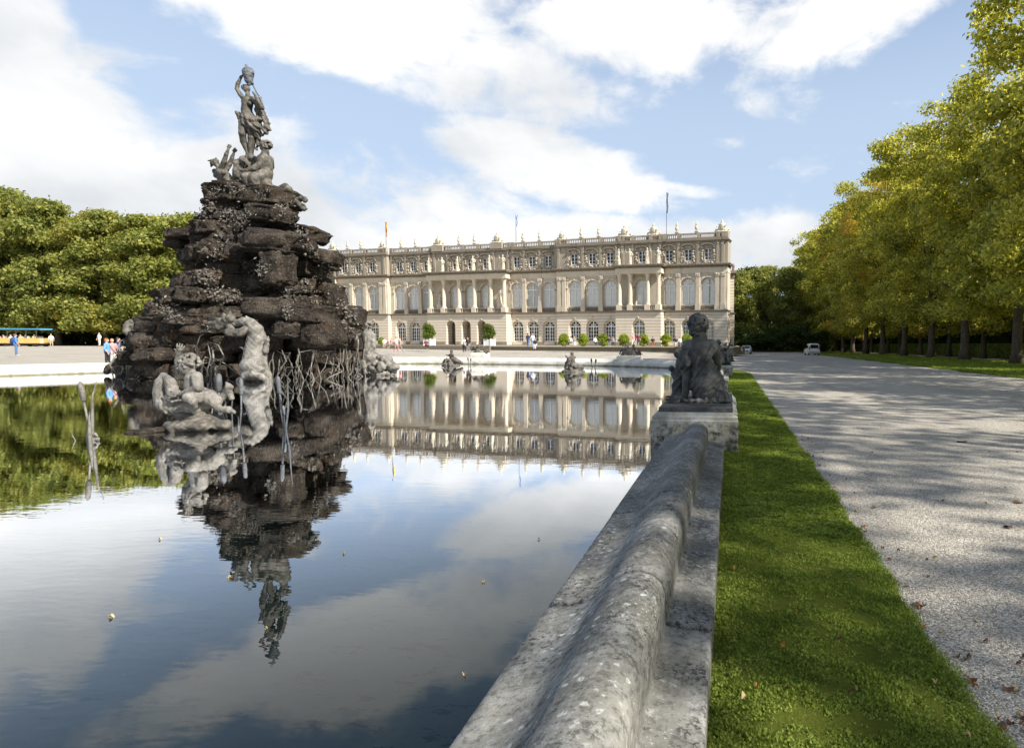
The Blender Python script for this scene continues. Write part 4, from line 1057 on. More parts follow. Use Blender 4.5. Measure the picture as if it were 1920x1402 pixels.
while z < ztop - .5:
    hgt = rr.uniform(.6, .98) * (1.0 if z < 6 else .8); zc = z + hgt / 2
    xl, xr = np.interp(zc, PZ, PL), np.interp(zc, PZ, PR_); cx, hx = (xl + xr) / 2, (xr - xl) / 2 * VR.x - (.45 if z > 6.3 else .05); hy = hx * .95
    per = PI * (hx + hy); a = rr.uniform(0, 1)
    while a < 2 * PI + .2:
        w = rr.uniform(.8, 1.9) * (1 if z < 7.5 else .85); dpt = rr.uniform(1.3, 2.0)
        jut = rr.uniform(-.75, .12) if z > 2 else rr.uniform(-.45, .30); rr_x, rr_y = hx - w * .34 + jut, hy - w * .34 + jut
        q_ = VR * (math.cos(a) * rr_x) + VD * (math.sin(a) * rr_y); aw = a + math.atan2(VR.y, VR.x)
        bl.append((cx + q_.x, RY + q_.y, zc + rr.uniform(-.1, .1), aw, w, dpt, hgt)); a += w * .93 / ((hx + hy) / 2)
        if rr.random() < .25: bl.append((cx + q_.x * .88, RY + q_.y * .88, zc + rr.uniform(-.4, .4), aw, w * .8, dpt, hgt * 1.5))
    z += hgt * .90
# named outcrops seen in the silhouette: the ledge slabs
def slab(u0, u1, v0, v1, dy, d=1.6, tilt=0):
    dy *= .78; p, q = aty(u0, (v0 + v1) / 2, RY + dy), aty(u1, (v0 + v1) / 2, RY + dy); zz = aty((u0 + u1) / 2, v0, RY + dy).z - aty((u0 + u1) / 2, v1, RY + dy).z
    bl.append(((p.x + q.x) / 2, RY + dy, (p.z + q.z) / 2, None, (q.x - p.x), d, zz * 1.1, tilt))
for s_ in [(404, 470, 352, 386, -1.2, 2.4, -3), (462, 552, 354, 390, -1.0, 2.4, 4), (430, 530, 350, 372, .8, 3.4, 0), (328, 388, 430, 452, -.8, 2, -4), (330, 372, 450, 470, -.4, 1.8, 8), (348, 380, 470, 492, -.8, 1.4, 0), (462, 580, 436, 476, -3.4, 2.4, 4), (480, 540, 388, 420, -2.6, 1.8, 5),
           (590, 636, 470, 496, -.6, 1.6, 12), (545, 604, 425, 452, -1, 2, 14), (500, 548, 472, 535, -4.2, 1.3, 0), (470, 560, 560, 598, -5.6, 1.6, 3), (545, 618, 572, 606, -5.4, 1.8, 3), (330, 420, 588, 612, -5.2, 1.8, 2), (575, 640, 600, 650, -5.3, 1.6, 0), (520, 578, 604, 632, -5.9, 1.4, 0), (296, 336, 566, 596, -2, 1.6, -4), (640, 676, 575, 612, -2.0, 1.6, 10)]:
    slab(*s_)
parts, back_me, bvh_v, bvh_f = [], [], [], []
def inst(b, i):
    if b[3] is None: M = Matrix.Translation(b[:3]) @ Matrix.Rotation(R(b[7]), 4, 'Y') @ Matrix.Rotation(rr.uniform(-.15, .15), 4, 'Z') @ Matrix.Diagonal((b[4] * .66, b[5] * .66, b[6] * .66, 1))
    else: M = Matrix.Translation(b[:3]) @ Matrix.Rotation(b[3] + PI / 2 + rr.uniform(-.25, .25), 4, 'Z') @ Matrix.Rotation(rr.uniform(-.14, .14), 4, 'Y') @ Matrix.Rotation(rr.uniform(-.12, .12), 4, 'X') @ Matrix.Diagonal((b[4] * .64, b[5] * .64, b[6] * .66, 1))
    return M
base_co = []
for me in RM:
    c = np.zeros(len(me.vertices) * 3, np.float32); me.vertices.foreach_get('co', c); base_co.append(c.reshape(-1, 3))
tri = [np.array([p.vertices[:] for p in me.polygons]) for me in RM]
cand = []
for i, b in enumerate(bl):
    M = inst(b, i); k = i % 9
    co = base_co[k] @ np.array(M.to_3x3()).T + np.array(M.translation); off = sum(len(v) for v in bvh_v)
    face = (b[3] is None) or (Vector((math.cos(b[3]), math.sin(b[3]))).dot(VD) < .15)
    bvh_v.append(co); bvh_f.append(tri[k] + off); cand.append((face, b[4] * b[6], i, k, M))
front = sorted([c for c in cand if c[0]], key=lambda c: -c[1]); keep = {c[2] for c in front[:96]}
rv, rf, o = [], [], 0
for c in cand:
    if c[2] in keep:
        ob = link('boulder', RM[c[3]], None, rockery); ob.matrix_local = Matrix.Translation(-RO) @ c[4]
    else:
        v = bvh_v[c[2]] - np.array(RO); rv.append(v); rf.append(tri[c[3]] + o); o += len(v)
q = link('boulder_pile', npmesh('boulder_pile', np.concatenate(rv), np.concatenate(rf), True, MT['tufa_rock']), None, rockery); q['kind'] = 'stuff'
cm = MB()
for i in range(len(PZ) - 1): pass
cv = []; cf = []
for i, (zz, a, b) in enumerate(prof_r):
    for k in range(20):
        w = 2 * PI * k / 20; hx = (b - a) / 2 * VR.x - (1.7 if zz < 6.5 else 1.1); q_ = VR * (math.cos(w) * hx) + VD * (math.sin(w) * hx * .9); cv.append(((a + b) / 2 + q_.x - RO.x, q_.y, zz - (.3 if i == len(prof_r) - 1 else 0)))
for i in range(len(prof_r) - 1):
    for k in range(20): cf.append((i * 20 + k, i * 20 + (k + 1) % 20, (i + 1) * 20 + (k + 1) % 20, (i + 1) * 20 + k))
cv.append(((PL[-1] + PR_[-1]) / 2 - RO.x, 0, ztop - .3)); cc = len(cv) - 1; L_ = (len(prof_r) - 1) * 20
cm = MB(); cm.v = cv; cm.f = cf + [(L_ + k, L_ + (k + 1) % 20, cc) for k in range(20)]
cm.build('rubble_core', MT['tufa_rock'], rockery)
ROCK = BVHTree.FromPolygons([tuple(p) for p in np.concatenate(bvh_v)], [tuple(f) for f in np.concatenate(bvh_f)])
# lead foliage, shells and coral creeping over the stones
def leaf_shape(mb, p, n, s, r):
    n = n.normalized(); t = n.orthogonal().normalized(); t = Matrix.Rotation(r.uniform(0, 6.3), 3, n) @ t; b = n.cross(t); c = p + n * .03; up = n * s * r.uniform(.2, .8)
    mb.add([c, c + t * s * .5 + b * s * .32 + up * .5, c + t * s * 1.1 + up, c + t * s * .5 - b * s * .32 + up * .5, c + t * s * .5 + up * .15], [(0, 4, 1), (1, 4, 2), (2, 4, 3), (3, 4, 0)])
lr_ = random.Random(8)
G_ = [(400, 392, 10), (412, 400, 12), (428, 408, 10), (448, 398, 10), (470, 440, 8), (456, 425, 10), (420, 446, 12), (404, 456, 12), (395, 470, 12), (412, 482, 10), (398, 500, 12), (384, 512, 10), (404, 520, 9), (430, 448, 12), (445, 412, 10), (466, 404, 8), (560, 430, 10), (572, 440, 10), (590, 468, 10), (598, 485, 12), (612, 500, 10), (604, 520, 9), (622, 530, 9),
      (392, 538, 12), (405, 548, 12), (420, 535, 12), (432, 560, 10), (448, 552, 9), (470, 556, 8), (500, 500, 10), (490, 512, 10), (486, 525, 9), (540, 548, 12), (552, 556, 12), (566, 545, 12), (580, 535, 10), (600, 560, 10), (636, 560, 9), (650, 575, 10), (662, 590, 10), (320, 560, 10), (312, 575, 12), (330, 582, 10), (345, 572, 8), (338, 595, 10), (545, 590, 8), (640, 620, 8), (655, 612, 9), (400, 610, 9),
      (420, 352, 8), (440, 352, 9), (455, 356, 8), (475, 360, 7), (500, 366, 7), (412, 360, 7), (540, 372, 8), (548, 384, 8), (536, 392, 8), (395, 385, 8), (380, 400, 9), (560, 415, 8), (575, 425, 9)]
gl = MB(); O0 = Vector((0, 0, EYE))
for u, v, s_ in [g_ for i_, g_ in enumerate(G_) if i_ % 3 != 1]:
    for _ in range(34):
        d = Vector(ray(u + lr_.gauss(0, s_ * .8), v + lr_.gauss(0, s_ * .75))); hit = ROCK.ray_cast(O0, d.normalized())
        if hit[0] is None or hit[0].y < 21: continue
        leaf_shape(gl, hit[0] + Vector((lr_.uniform(-.05, .05), lr_.uniform(-.3, 0), lr_.uniform(-.05, .1))), hit[1] + Vector((0, -.4, .3)), lr_.uniform(.06, .17), lr_)
allv = np.concatenate(bvh_v)
for _ in range(90):
    c = Vector(allv[lr_.randrange(len(allv))])
    if c.z < .8 or (Vector((c.x, c.y)) - Vector((RO.x, RO.y))).dot(VD) < 0: continue
    for _ in range(30):
        h_ = ROCK.find_nearest(c + Vector((lr_.gauss(0, .4), lr_.gauss(0, .4) + .3, lr_.gauss(0, .35))))
        if h_[0]: leaf_shape(gl, h_[0], h_[1], lr_.uniform(.06, .17), lr_)
gl.v = [tuple(Vector(p) - RO) for p in gl.v]
gl.build('lead_foliage', MT['foliage_lead'], rockery)['kind'] = 'stuff'

# ------------------------------------------------------------------ sculptures
def pix(u0, v0, s, Y0):
    """reader for measurements made on an enlarged view of the photo"""
    k = s * F0 / (Y0 * 1.07)
    def P(x, y, dy=0.0): p = aty(u0 + x / s, v0 + y / s, Y0 + dy); return (p.x, p.y, p.z)
    return P, (lambda r: r / k)
def hand(prims, P, L, w, tip, r=1.0, spread=6):
    """palm with five bent fingers from wrist w towards tip"""
    w = Vector(w); t = Vector(tip); d = (t - w); l = d.length; d.normalize(); s = d.orthogonal().normalized(); n = d.cross(s)
    prims.append(('c', tuple(w), tuple(w + d * l * .45), l * .16, l * .2))
    for i, a in enumerate((-.33, -.12, .10, .32)):
        k = w + d * l * .45 + s * l * a * .7; e = (1.0, 1.12, 1.05, .85)[i]
        m_ = k + (d + s * a * .4) * l * .3 * e; prims.append(('c', tuple(k), tuple(m_), l * .075, l * .07)); prims.append(('c', tuple(m_), tuple(m_ + (d + n * .5 + s * a * .4) * l * .24 * e), l * .07, l * .05))
    k = w + d * l * .15 - s * l * .12; prims.append(('c', tuple(k), tuple(k + (d * .7 - s * .8) * l * .38), l * .085, l * .06))
def chain(prims, pts):
    for (a, ra), (b, rb) in zip(pts[:-1], pts[1:]): prims.append(('c', a, b, ra, rb))
def curls(prims, c, r, n, s, rg, up=-.2):
    for _ in range(n):
        d = Vector((rg.gauss(0, 1), rg.gauss(0, 1), rg.gauss(0, 1))).normalized()
        if d.z < up: continue
        q = Vector(c) + d * r; prims.append(('e', tuple(q), (s * rg.uniform(.7, 1.2),) * 3))
def face(prims, c, r, look):
    """nose, brow, chin and ears on a head centred at c looking along look"""
    c = Vector(c); f = Vector(look).normalized(); s = f.cross(Vector((0, 0, 1))).normalized(); u = s.cross(f)
    prims.append(('e', tuple(c), (r * .82, r * .86, r * 1.05))); prims.append(('e', tuple(c + f * r * .35 - u * r * .45), (r * .5, r * .5, r * .55)))
    prims.append(('c', tuple(c + f * r * .86 + u * r * .15), tuple(c + f * r * 1.08 - u * r * .18), r * .10, r * .15))
    prims.append(('c', tuple(c + f * r * .80 + u * r * .22 + s * r * .4), tuple(c + f * r * .80 + u * r * .22 - s * r * .4), r * .11, r * .11))
    prims.append(('c', tuple(c + f * r * .86 - u * r * .45 + s * r * .16), tuple(c + f * r * .86 - u * r * .45 - s * r * .16), r * .09, r * .09))
    for q in (-1, 1): prims.append(('e', tuple(c + s * q * r * .82), (r * .16, r * .2, r * .24)))
rg = random.Random(5)
# --- Fame, the topmost standing woman
P, L = pix(400, 110, 7.007, RY)
pr = []
face(pr, P(440, 400), L(44), (-.5, -.85, 0.05)); curls(pr, P(425, 392, .05), L(40), 46, L(11), rg, -.4)
pr += [('c', P(450, 440), P(455, 500), L(22), L(30)), ('e', P(450, 565), (L(78), L(55), L(62))), ('e', P(415, 585, -.12), (L(30), L(28), L(26))), ('e', P(480, 590, -.14), (L(30), L(28), L(26))),
       ('c', P(448, 590), P(436, 690), L(62), L(60)), ('c', P(436, 690), P(465, 790), L(60), L(84)), ('e', P(465, 800), (L(100), L(78), L(70)))]
chain(pr, [(P(405, 825, -.05), L(62)), (P(380, 985, -.28), L(42))]); chain(pr, [(P(380, 985, -.28), L(42)), (P(395, 1090, -.12), L(38)), (P(450, 1235, 0), L(22)), (P(440, 1290, -.12), L(22))])
chain(pr, [(P(510, 830), L(66)), (P(508, 1040, -.05), L(46)), (P(500, 1120, 0), L(42)), (P(492, 1270, 0), L(26)), (P(480, 1310, -.12), L(26))])
chain(pr, [(P(392, 525), L(30)), (P(350, 470, -.05), L(27)), (P(310, 400, -.1), L(23)), (P(322, 330, -.1), L(22)), (P(365, 240, -.05), L(16))]); hand(pr, P, L, P(365, 240, -.05), P(405, 205, -.1))
chain(pr, [(P(515, 530), L(32)), (P(590, 600, -.1), L(30)), (P(642, 650, -.1), L(25)), (P(590, 560, -.22), L(24)), (P(540, 468, -.3), L(15))]); hand(pr, P, L, P(540, 468, -.3), P(515, 430, -.32))
fold = lambda a, f: (lambda V, N: a * np.sin(V[:, 0] * f + V[:, 2] * f * .5 + 1.5 * np.sin(V[:, 2] * f * .3)))
fame = empty('bronze_statue', P(470, 1330), label='standing bronze woman on top of the rockery, one arm raised to the vessel above her', cat='statue')
def place(root, name, prims, h, k, m, **kw):
    me = sculpt(name, prims, h, k, MT[m], **kw); o = link(name, me, None, root); o.location = -root.location; return o
place(fame, 'body', pr, .026, .028, 'lead', rough=.012, rs=5)
dr = []
chain(dr, [(P(330, 735, -.05), L(26)), (P(400, 770, -.25), L(24)), (P(500, 815, -.35), L(26)), (P(600, 800, -.1), L(30))]); chain(dr, [(P(345, 760), L(30)), (P(430, 850, -.2), L(44)), (P(560, 900, -.15), L(60))])
chain(dr, [(P(420, 820, -.2), L(40)), (P(520, 880, -.2), L(60)), (P(585, 960, 0), L(40)), (P(600, 1080, .1), L(26))]); chain(dr, [(P(470, 850, -.3), L(26)), (P(560, 990, -.15), L(20)), (P(600, 1060, 0), L(24)), (P(570, 1180, .1), L(18))])
chain(dr, [(P(580, 560, .15), L(44)), (P(610, 700, .25), L(50)), (P(680, 820, .15), L(40)), (P(720, 860, .1), L(26)), (P(728, 930, .05), L(24)), (P(690, 975, .0), L(22)), (P(650, 1000, 0), L(16))]); chain(dr, [(P(600, 620, .1), L(26)), (P(600, 800, .1), L(30)), (P(608, 960, .05), L(22)), (P(585, 1100, .1), L(18))])
chain(dr, [(P(690, 880, 0), L(20)), (P(665, 930, -.05), L(26)), (P(690, 960, -.1), L(14))]); dr.append(('e', P(330, 720, -.1), (L(34), L(34), L(30)))); chain(dr, [(P(330, 720, -.1), L(18)), (P(312, 765, -.1), L(12))])
place(fame, 'drapery', dr, .026, .022, 'lead', rough=.03, rs=7, folds=fold(.035, 20))
vs = []
chain(vs, [(P(470, 335), L(24)), (P(465, 290), L(44)), (P(460, 215), L(60)), (P(455, 190), L(66))]); curls(vs, P(470, 170), L(44), 18, L(20), rg, -.1); chain(vs, [(P(450, 170), L(26)), (P(440, 120), L(18)), (P(432, 90), L(14)), (P(448, 100), L(12))]); vs.append(('e', P(512, 190), (L(26), L(22), L(14))))
chain(vs, [(P(500, 300, .05), L(12)), (P(525, 330, .05), L(10))]); chain(vs, [(P(505, 320, .1), L(9)), (P(560, 430, .1), L(9)), (P(625, 540, .1), L(10)), (P(665, 640, .1), L(7))]); curls(vs, P(590, 500, .1), L(30), 6, L(10), rg, -1)
place(fame, 'vessel', vs, .03, .02, 'dark_lead', rough=.02, rs=12)
# --- group at her feet
P, L = pix(380, 250, 8.245, RY)
pr = []
face(pr, P(960, 215, -.3), L(66), (-.8, -.5, .3)); curls(pr, P(985, 195, -.25), L(72), 60, L(19), rg, -.5)
pr += [('c', P(975, 270, -.3), P(960, 350, -.3), L(45), L(60)), ('e', P(945, 420, -.3), (L(112), L(80), L(100))), ('c', P(960, 440, -.3), P(985, 620, -.2), L(98), L(88)), ('e', P(900, 425, -.5), (L(60), L(45), L(50)))]
chain(pr, [(P(1040, 400, -.1), L(50)), (P(1060, 520, .2), L(40)), (P(1020, 600, .3), L(34))])
chain(pr, [(P(890, 480, -.5), L(50)), (P(790, 545, -.7), L(44)), (P(700, 575, -.75), L(36)), (P(620, 585, -.75), L(26))]); hand(pr, P, L, P(620, 585, -.75), P(540, 545, -.75))
chain(pr, [(P(980, 640, -.4), L(92)), (P(830, 690, -.8), L(80)), (P(790, 700, -.95), L(70))]); chain(pr, [(P(790, 720, -.95), L(66)), (P(860, 850, -.8), L(42))])
chain(pr, [(P(900, 660, -.6), L(60)), (P(660, 670, -1.0), L(66)), (P(740, 850, -.9), L(40))])
chain(pr, [(P(960, 680, -.4), L(84)), (P(980, 780, -.5), L(70)), (P(1060, 860, -.55), L(56)), (P(1200, 930, -.55), L(48)), (P(1290, 900, -.5), L(42))])
seat = empty('bronze_statue', P(940, 860), label='crouching bronze man with curly hair reaching left below the standing woman', cat='statue'); place(seat, 'body', pr, .03, .03, 'lead', rough=.015, rs=5)
dr = []
chain(dr, [(P(700, 400, 0), L(70)), (P(600, 470, -.1), L(90)), (P(540, 600, -.2), L(70)), (P(520, 760, -.1), L(60)), (P(560, 860, 0), L(50))]); chain(dr, [(P(760, 420, .1), L(90)), (P(820, 560, .2), L(80)), (P(700, 720, .2), L(120)), (P(820, 860, .2), L(120))])
chain(dr, [(P(560, 400, -.3), L(14)), (P(650, 430, -.35), L(16)), (P(720, 520, -.3), L(14))])
place(seat, 'drapery', dr, .045, .05, 'lead', rough=.05, rs=4, folds=fold(.05, 13))
# --- woman falling back on the left with both arms raised
pr = []
face(pr, P(205, 465, -.3), L(52), (-.6, -.5, .5)); curls(pr, P(190, 455, -.28), L(52), 40, L(15), rg, -.6); chain(pr, [(P(150, 430, -.3), L(20)), (P(85, 425, -.3), L(10))]); chain(pr, [(P(200, 420, -.3), L(16)), (P(207, 385, -.3), L(13))]); chain(pr, [(P(150, 470, -.3), L(24)), (P(130, 515, -.3), L(12))])
pr += [('c', P(235, 505, -.3), P(265, 570, -.3), L(32), L(46)), ('c', P(275, 590, -.3), P(355, 665, -.25), L(66), L(72)), ('c', P(355, 665, -.25), P(440, 780, -.1), L(70), L(74)), ('e', P(320, 610, -.5), (L(36), L(30), L(36)))]
chain(pr, [(P(280, 560, -.35), L(38)), (P(335, 430, -.45), L(34)), (P(365, 330, -.5), L(27)), (P(395, 250, -.5), L(18))]); hand(pr, P, L, P(395, 250, -.5), P(430, 175, -.5))
chain(pr, [(P(345, 590, -.15), L(38)), (P(420, 470, 0), L(34)), (P(455, 380, 0), L(26)), (P(480, 310, 0), L(18))]); hand(pr, P, L, P(480, 310, 0), P(515, 235, 0))
wl = empty('bronze_statue', P(420, 830), label='leaning bronze woman on the left of the rock top, throwing both arms up', cat='statue'); place(wl, 'body', pr, .027, .024, 'lead', rough=.012, rs=6)
dr = []; chain(dr, [(P(180, 580, -.1), L(30)), (P(205, 650, -.1), L(34)), (P(260, 700, -.1), L(30)), (P(232, 775, -.1), L(10))]); chain(dr, [(P(230, 640, -.1), L(30)), (P(400, 760, 0), L(40))]); place(wl, 'drapery', dr, .035, .03, 'dark_lead', rough=.03, rs=7)
# --- merman tail and reaching hand on the right of the rock top
pr = []
chain(pr, [(P(1140, 850, -.3), L(30)), (P(1100, 820, -.3), L(20))]); chain(pr, [(P(1220, 850, -.2), L(46)), (P(1280, 820, -.2), L(46)), (P(1340, 860, -.2), L(40)), (P(1370, 950, -.3), L(40)), (P(1340, 1060, -.5), L(46)), (P(1200, 1010, -.6), L(50))])
chain(pr, [(P(1340, 1060, -.5), L(46)), (P(1440, 1060, -.5), L(42)), (P(1520, 1120, -.5), L(40)), (P(1560, 1170, -.5), L(34))]); pr.append(('e', P(1580, 1030, -.5), (L(40), L(34), L(46)))); chain(pr, [(P(1430, 1030, -.5), L(28)), (P(1520, 1000, -.5), L(24)), (P(1575, 1000, -.5), L(26))])
curls(pr, P(1560, 1140, -.5), L(40), 16, L(16), rg, -1); curls(pr, P(1300, 1150, -.6), L(90), 30, L(26), rg, -1)
tl = empty('bronze_statue', P(1300, 1100), label='curled bronze fish tail with a clenched hand at the right of the rock top', cat='statue'); place(tl, 'body', pr, .035, .04, 'lead', rough=.02, rs=7)
pr = []; chain(pr, [(P(190, 1080, -.6), L(46)), (P(120, 1180, -.6), L(40)), (P(70, 1240, -.5), L(24))]); curls(pr, P(130, 1220, -.6), L(50), 16, L(18), rg, -1)
lg = empty('bronze_statue', P(130, 1200), label='bent bronze leg hanging over the left edge below the rock top', cat='statue'); place(lg, 'body', pr, .04, .03, 'lead', rough=.02)
# --- big dolphin standing on its head at the foot of the rock
P, L = pix(130, 560, 4.4651, 24.6)
pr = []
chain(pr, [(P(1545, 590), L(104)), (P(1555, 500, .2), L(86)), (P(1562, 420, .3), L(80)), (P(1572, 330, .3), L(70)), (P(1555, 260, .2), L(58)), (P(1515, 205, .1), L(44)), (P(1460, 190, 0), L(34)), (P(1400, 205, 0), L(28)), (P(1330, 215, 0), L(20))])
pr += [('e', P(1540, 570, -.1), (L(104), L(90), L(86))), ('e', P(1470, 545, -.2), (L(26), L(26), L(26))), ('e', P(1600, 545, -.2), (L(26), L(26), L(26)))]
chain(pr, [(P(1420, 690, -.3), L(22)), (P(1470, 650, -.5), L(28)), (P(1540, 632, -.55), L(30)), (P(1610, 655, -.5), L(28)), (P(1665, 690, -.3), L(22))]); chain(pr, [(P(1440, 712, -.4), L(16)), (P(1540, 722, -.55), L(20)), (P(1640, 712, -.4), L(16))])
chain(pr, [(P(1640, 440, .2), L(26)), (P(1665, 320, .2), L(10))]); chain(pr, [(P(1610, 540, .1), L(40)), (P(1660, 640, .1), L(30)), (P(1690, 690, .1), L(18))]); chain(pr, [(P(1500, 180, 0), L(16)), (P(1480, 150, 0), L(8))]); chain(pr, [(P(1510, 470, .1), L(30)), (P(1460, 420, .1), L(8)), (P(1425, 405, .1), L(6))])
dol = empty('dolphin_statue', P(1545, 715), label='large lead dolphin standing on its head at the foot of the rockery', cat='statue'); place(dol, 'body', pr, .045, .05, 'pale_lead', rough=.02, rs=4, folds=lambda V, N: .012 * np.sin(V[:, 2] * 30) * np.sin(V[:, 0] * 30))
fr = []
for (x, y, dx, dy) in ((1330, 215, 60, -90), (1330, 215, 20, -110), (1330, 215, -40, -90), (1330, 215, -110, -50), (1330, 215, -170, -10), (1320, 225, -150, 20), (1330, 215, 40, 60)): chain(fr, [(P(x, y), L(22)), (P(x + dx * .5, y + dy * .5, -.1), L(30)), (P(x + dx, y + dy, -.1), L(10))])
chain(fr, [(P(1340, 285, -.2), L(36)), (P(1440, 285, -.1), L(34)), (P(1490, 250, 0), L(30))])
place(dol, 'tail_fin', fr, .045, .02, 'lead', rough=.03, rs=6)
# --- frog and its perch
P, L = pix(130, 560, 4.4651, 27.5)
pr = []; chain(pr, [(P(508, 178), L(10)), (P(505, 215), L(36)), (P(540, 260), L(60)), (P(600, 290), L(62)), (P(650, 320), L(40))])
for a, b, c in (((500, 300), (560, 335), (640, 300)), ((560, 330), (600, 300), (660, 345)), ((480, 225), (470, 270), (500, 310))): chain(pr, [(P(*a, -.25), L(22)), (P(*b, -.35), L(22)), (P(*c, -.3), L(16))])
pr += [('e', P(520, 225, -.25), (L(14),) * 3), ('e', P(480, 205, -.1), (L(14),) * 3)]; chain(pr, [(P(510, 180), L(12)), (P(560, 240, -.3), L(8))])
fg = empty('frog_statue', P(570, 350), label='lead frog crouched with its snout up on a perch left of the rockery', cat='statue'); place(fg, 'body', pr, .035, .03, 'lead', rough=.02, rs=6)
pr = []; chain(pr, [(P(540, 350), L(30)), (P(600, 365), L(50)), (P(650, 350), L(34))]); chain(pr, [(P(600, 370), L(48)), (P(620, 420), L(44)), (P(640, 560, .2), L(40)), (P(650, 740, .2), L(60))]); chain(pr, [(P(560, 400), L(14)), (P(590, 470), L(12))]); chain(pr, [(P(480, 560, .2), L(70)), (P(430, 580, .2), L(60)), (P(560, 640, .3), L(90)), (P(480, 740, .3), L(60))]); chain(pr, [(P(430, 520, .1), L(40)), (P(380, 570, 0), L(36)), (P(330, 580, -.1), L(28)), (P(310, 620, -.1), L(20))])
pr.append(('e', P(600, 700, .4), (L(180), L(120), L(70))))
pe = empty('frog_perch', P(600, 730), label='dark stump of rock and lead roots under the frog beside the reeds', cat='rock'); place(pe, 'stump', pr, .05, .05, 'tufa_rock', rough=.05, rs=4)
# --- nereid with shells on the right
P, L = pix(180, 420, 3.3103, 30.2)
pr = []; face(pr, P(1672, 640), L(26), (-.8, -.4, -.2)); curls(pr, P(1680, 632), L(26), 26, L(9), rg, -.4)
pr += [('c', P(1680, 660), P(1690, 690), L(14), L(28)), ('c', P(1690, 690), P(1695, 760), L(36), L(32)), ('c', P(1695, 760), P(1700, 830), L(34), L(46))]
chain(pr, [(P(1665, 685), L(18)), (P(1630, 690), L(15)), (P(1610, 715, -.1), L(10))]); chain(pr, [(P(1715, 690), L(18)), (P(1722, 760, -.1), L(15)), (P(1690, 800, -.3), L(10))]); hand(pr, P, L, P(1690, 800, -.3), P(1665, 815, -.35))
chain(pr, [(P(1700, 830), L(46)), (P(1760, 860), L(44)), (P(1830, 880), L(34)), (P(1870, 890), L(16))]); curls(pr, P(1780, 890), L(66), 70, L(18), rg, -.8); curls(pr, P(1700, 900), L(60), 40, L(16), rg, -.8); chain(pr, [(P(1670, 940), L(16)), (P(1860, 938), L(10))])
ne = empty('mermaid_statue', P(1740, 940), label='pale lead mermaid leaning among shells at the right foot of the rockery', cat='statue'); place(ne, 'body', pr, .04, .03, 'pale_lead', rough=.02, rs=7)
# --- boy riding a fish, in front
P, L = pix(130, 560, 4.4651, 10.6)
pr = []
face(pr, P(985, 570), L(74), (-.75, -.45, -.45)); curls(pr, P(1005, 535, .02), L(68), 110, L(17), rg, -.35)
pr += [('c', P(1020, 620), P(1040, 650), L(36), L(48)), ('e', P(1040, 665), (L(70), L(56), L(54))), ('c', P(1040, 680), P(1045, 790), L(66), L(70)), ('e', P(1060, 810), (L(80), L(66), L(56)))]
chain(pr, [(P(1066, 650, -.08), L(42)), (P(1078, 745, -.14), L(36)), (P(1000, 780, -.16), L(29)), (P(940, 795, -.17), L(21))]); hand(pr, P, L, P(940, 795, -.17), P(845, 805, -.18))
chain(pr, [(P(985, 650, .1), L(36)), (P(925, 590, .15), L(30)), (P(905, 520, .15), L(24)), (P(915, 460, .12), L(18))]); hand(pr, P, L, P(915, 460, .12), P(935, 385, .1))
chain(pr, [(P(1070, 820, -.1), L(58)), (P(1000, 830, -.25), L(46)), (P(1030, 860, -.25), L(34)), (P(1050, 900, -.2), L(22))])
boy = empty('putto_statue', P(1040, 960), label='curly-haired lead boy leaning forward on the fish in the foreground water', cat='statue'); place(boy, 'body', pr, .0085, .009, 'pale_lead', rough=.004, rs=12)
pr = []
chain(pr, [(P(790, 640), L(26)), (P(775, 700), L(50)), (P(770, 790), L(60)), (P(785, 870), L(62)), (P(850, 905), L(70)), (P(950, 915, .05), L(78)), (P(1050, 905, .08), L(78)), (P(1120, 880, .15), L(64)), (P(1150, 820, .2), L(52)), (P(1120, 780, .25), L(40))])
chain(pr, [(P(800, 640), L(18)), (P(850, 700, -.05), L(44)), (P(870, 790, -.05), L(48)), (P(850, 860, -.05), L(50))]); chain(pr, [(P(760, 850, -.1), L(14)), (P(775, 920, -.14), L(14)), (P(810, 960, -.14), L(8))]); chain(pr, [(P(790, 830, -.1), L(16)), (P(860, 860, -.17), L(12)), (P(930, 850, -.17), L(8))])
chain(pr, [(P(1160, 830, .1), L(76)), (P(1210, 860, .1), L(60)), (P(1240, 900, .1), L(30))]); chain(pr, [(P(1240, 850, .2), L(40)), (P(1310, 800, .2), L(26)), (P(1335, 740, .2), L(30)), (P(1310, 700, .2), L(8))]); chain(pr, [(P(1335, 760, .2), L(24)), (P(1355, 830, .2), L(22))]); chain(pr, [(P(1240, 920, .1), L(26)), (P(1330, 930, .1), L(30)), (P(1380, 950, .1), L(14))])
fish = empty('fish_statue', P(950, 980), label='fat lead fish with raised tail carrying the boy in the foreground water', cat='statue'); place(fish, 'body', pr, .0125, .018, 'pale_lead', rough=.006, rs=9, folds=lambda V, N: .003 * np.sin(V[:, 0] * 70 + np.sin(V[:, 2] * 60)))
pr = [('e', P(1030, 1060), (L(215), L(150), L(62))), ('e', P(1150, 1030, .1), (L(130), L(110), L(60))), ('e', P(930, 1080, -.1), (L(110), L(90), L(44))), ('e', P(1000, 975), (L(120), L(80), L(50))), ('e', P(1280, 1060, .1), (L(90), L(80), L(50)))]
ir = empty('island_rock', P(1030, 1110), label='pale lumpy rock island under the fish and boy in the foreground', cat='rock'); place(ir, 'rock', pr, .02, .03, 'lead', rough=.05, rs=4.5)
pr = [('e', P(640, 1112, -.3), (L(150), L(120), L(20))), ('e', P(740, 1100, -.2), (L(90), L(70), L(28)))]
mu = empty('mossy_stone', P(660, 1115, -.3), label='low mossy stone just above the water left of the island rock', cat='rock'); place(mu, 'stone', pr, .02, .02, 'tufa_rock', rough=.03, rs=6)
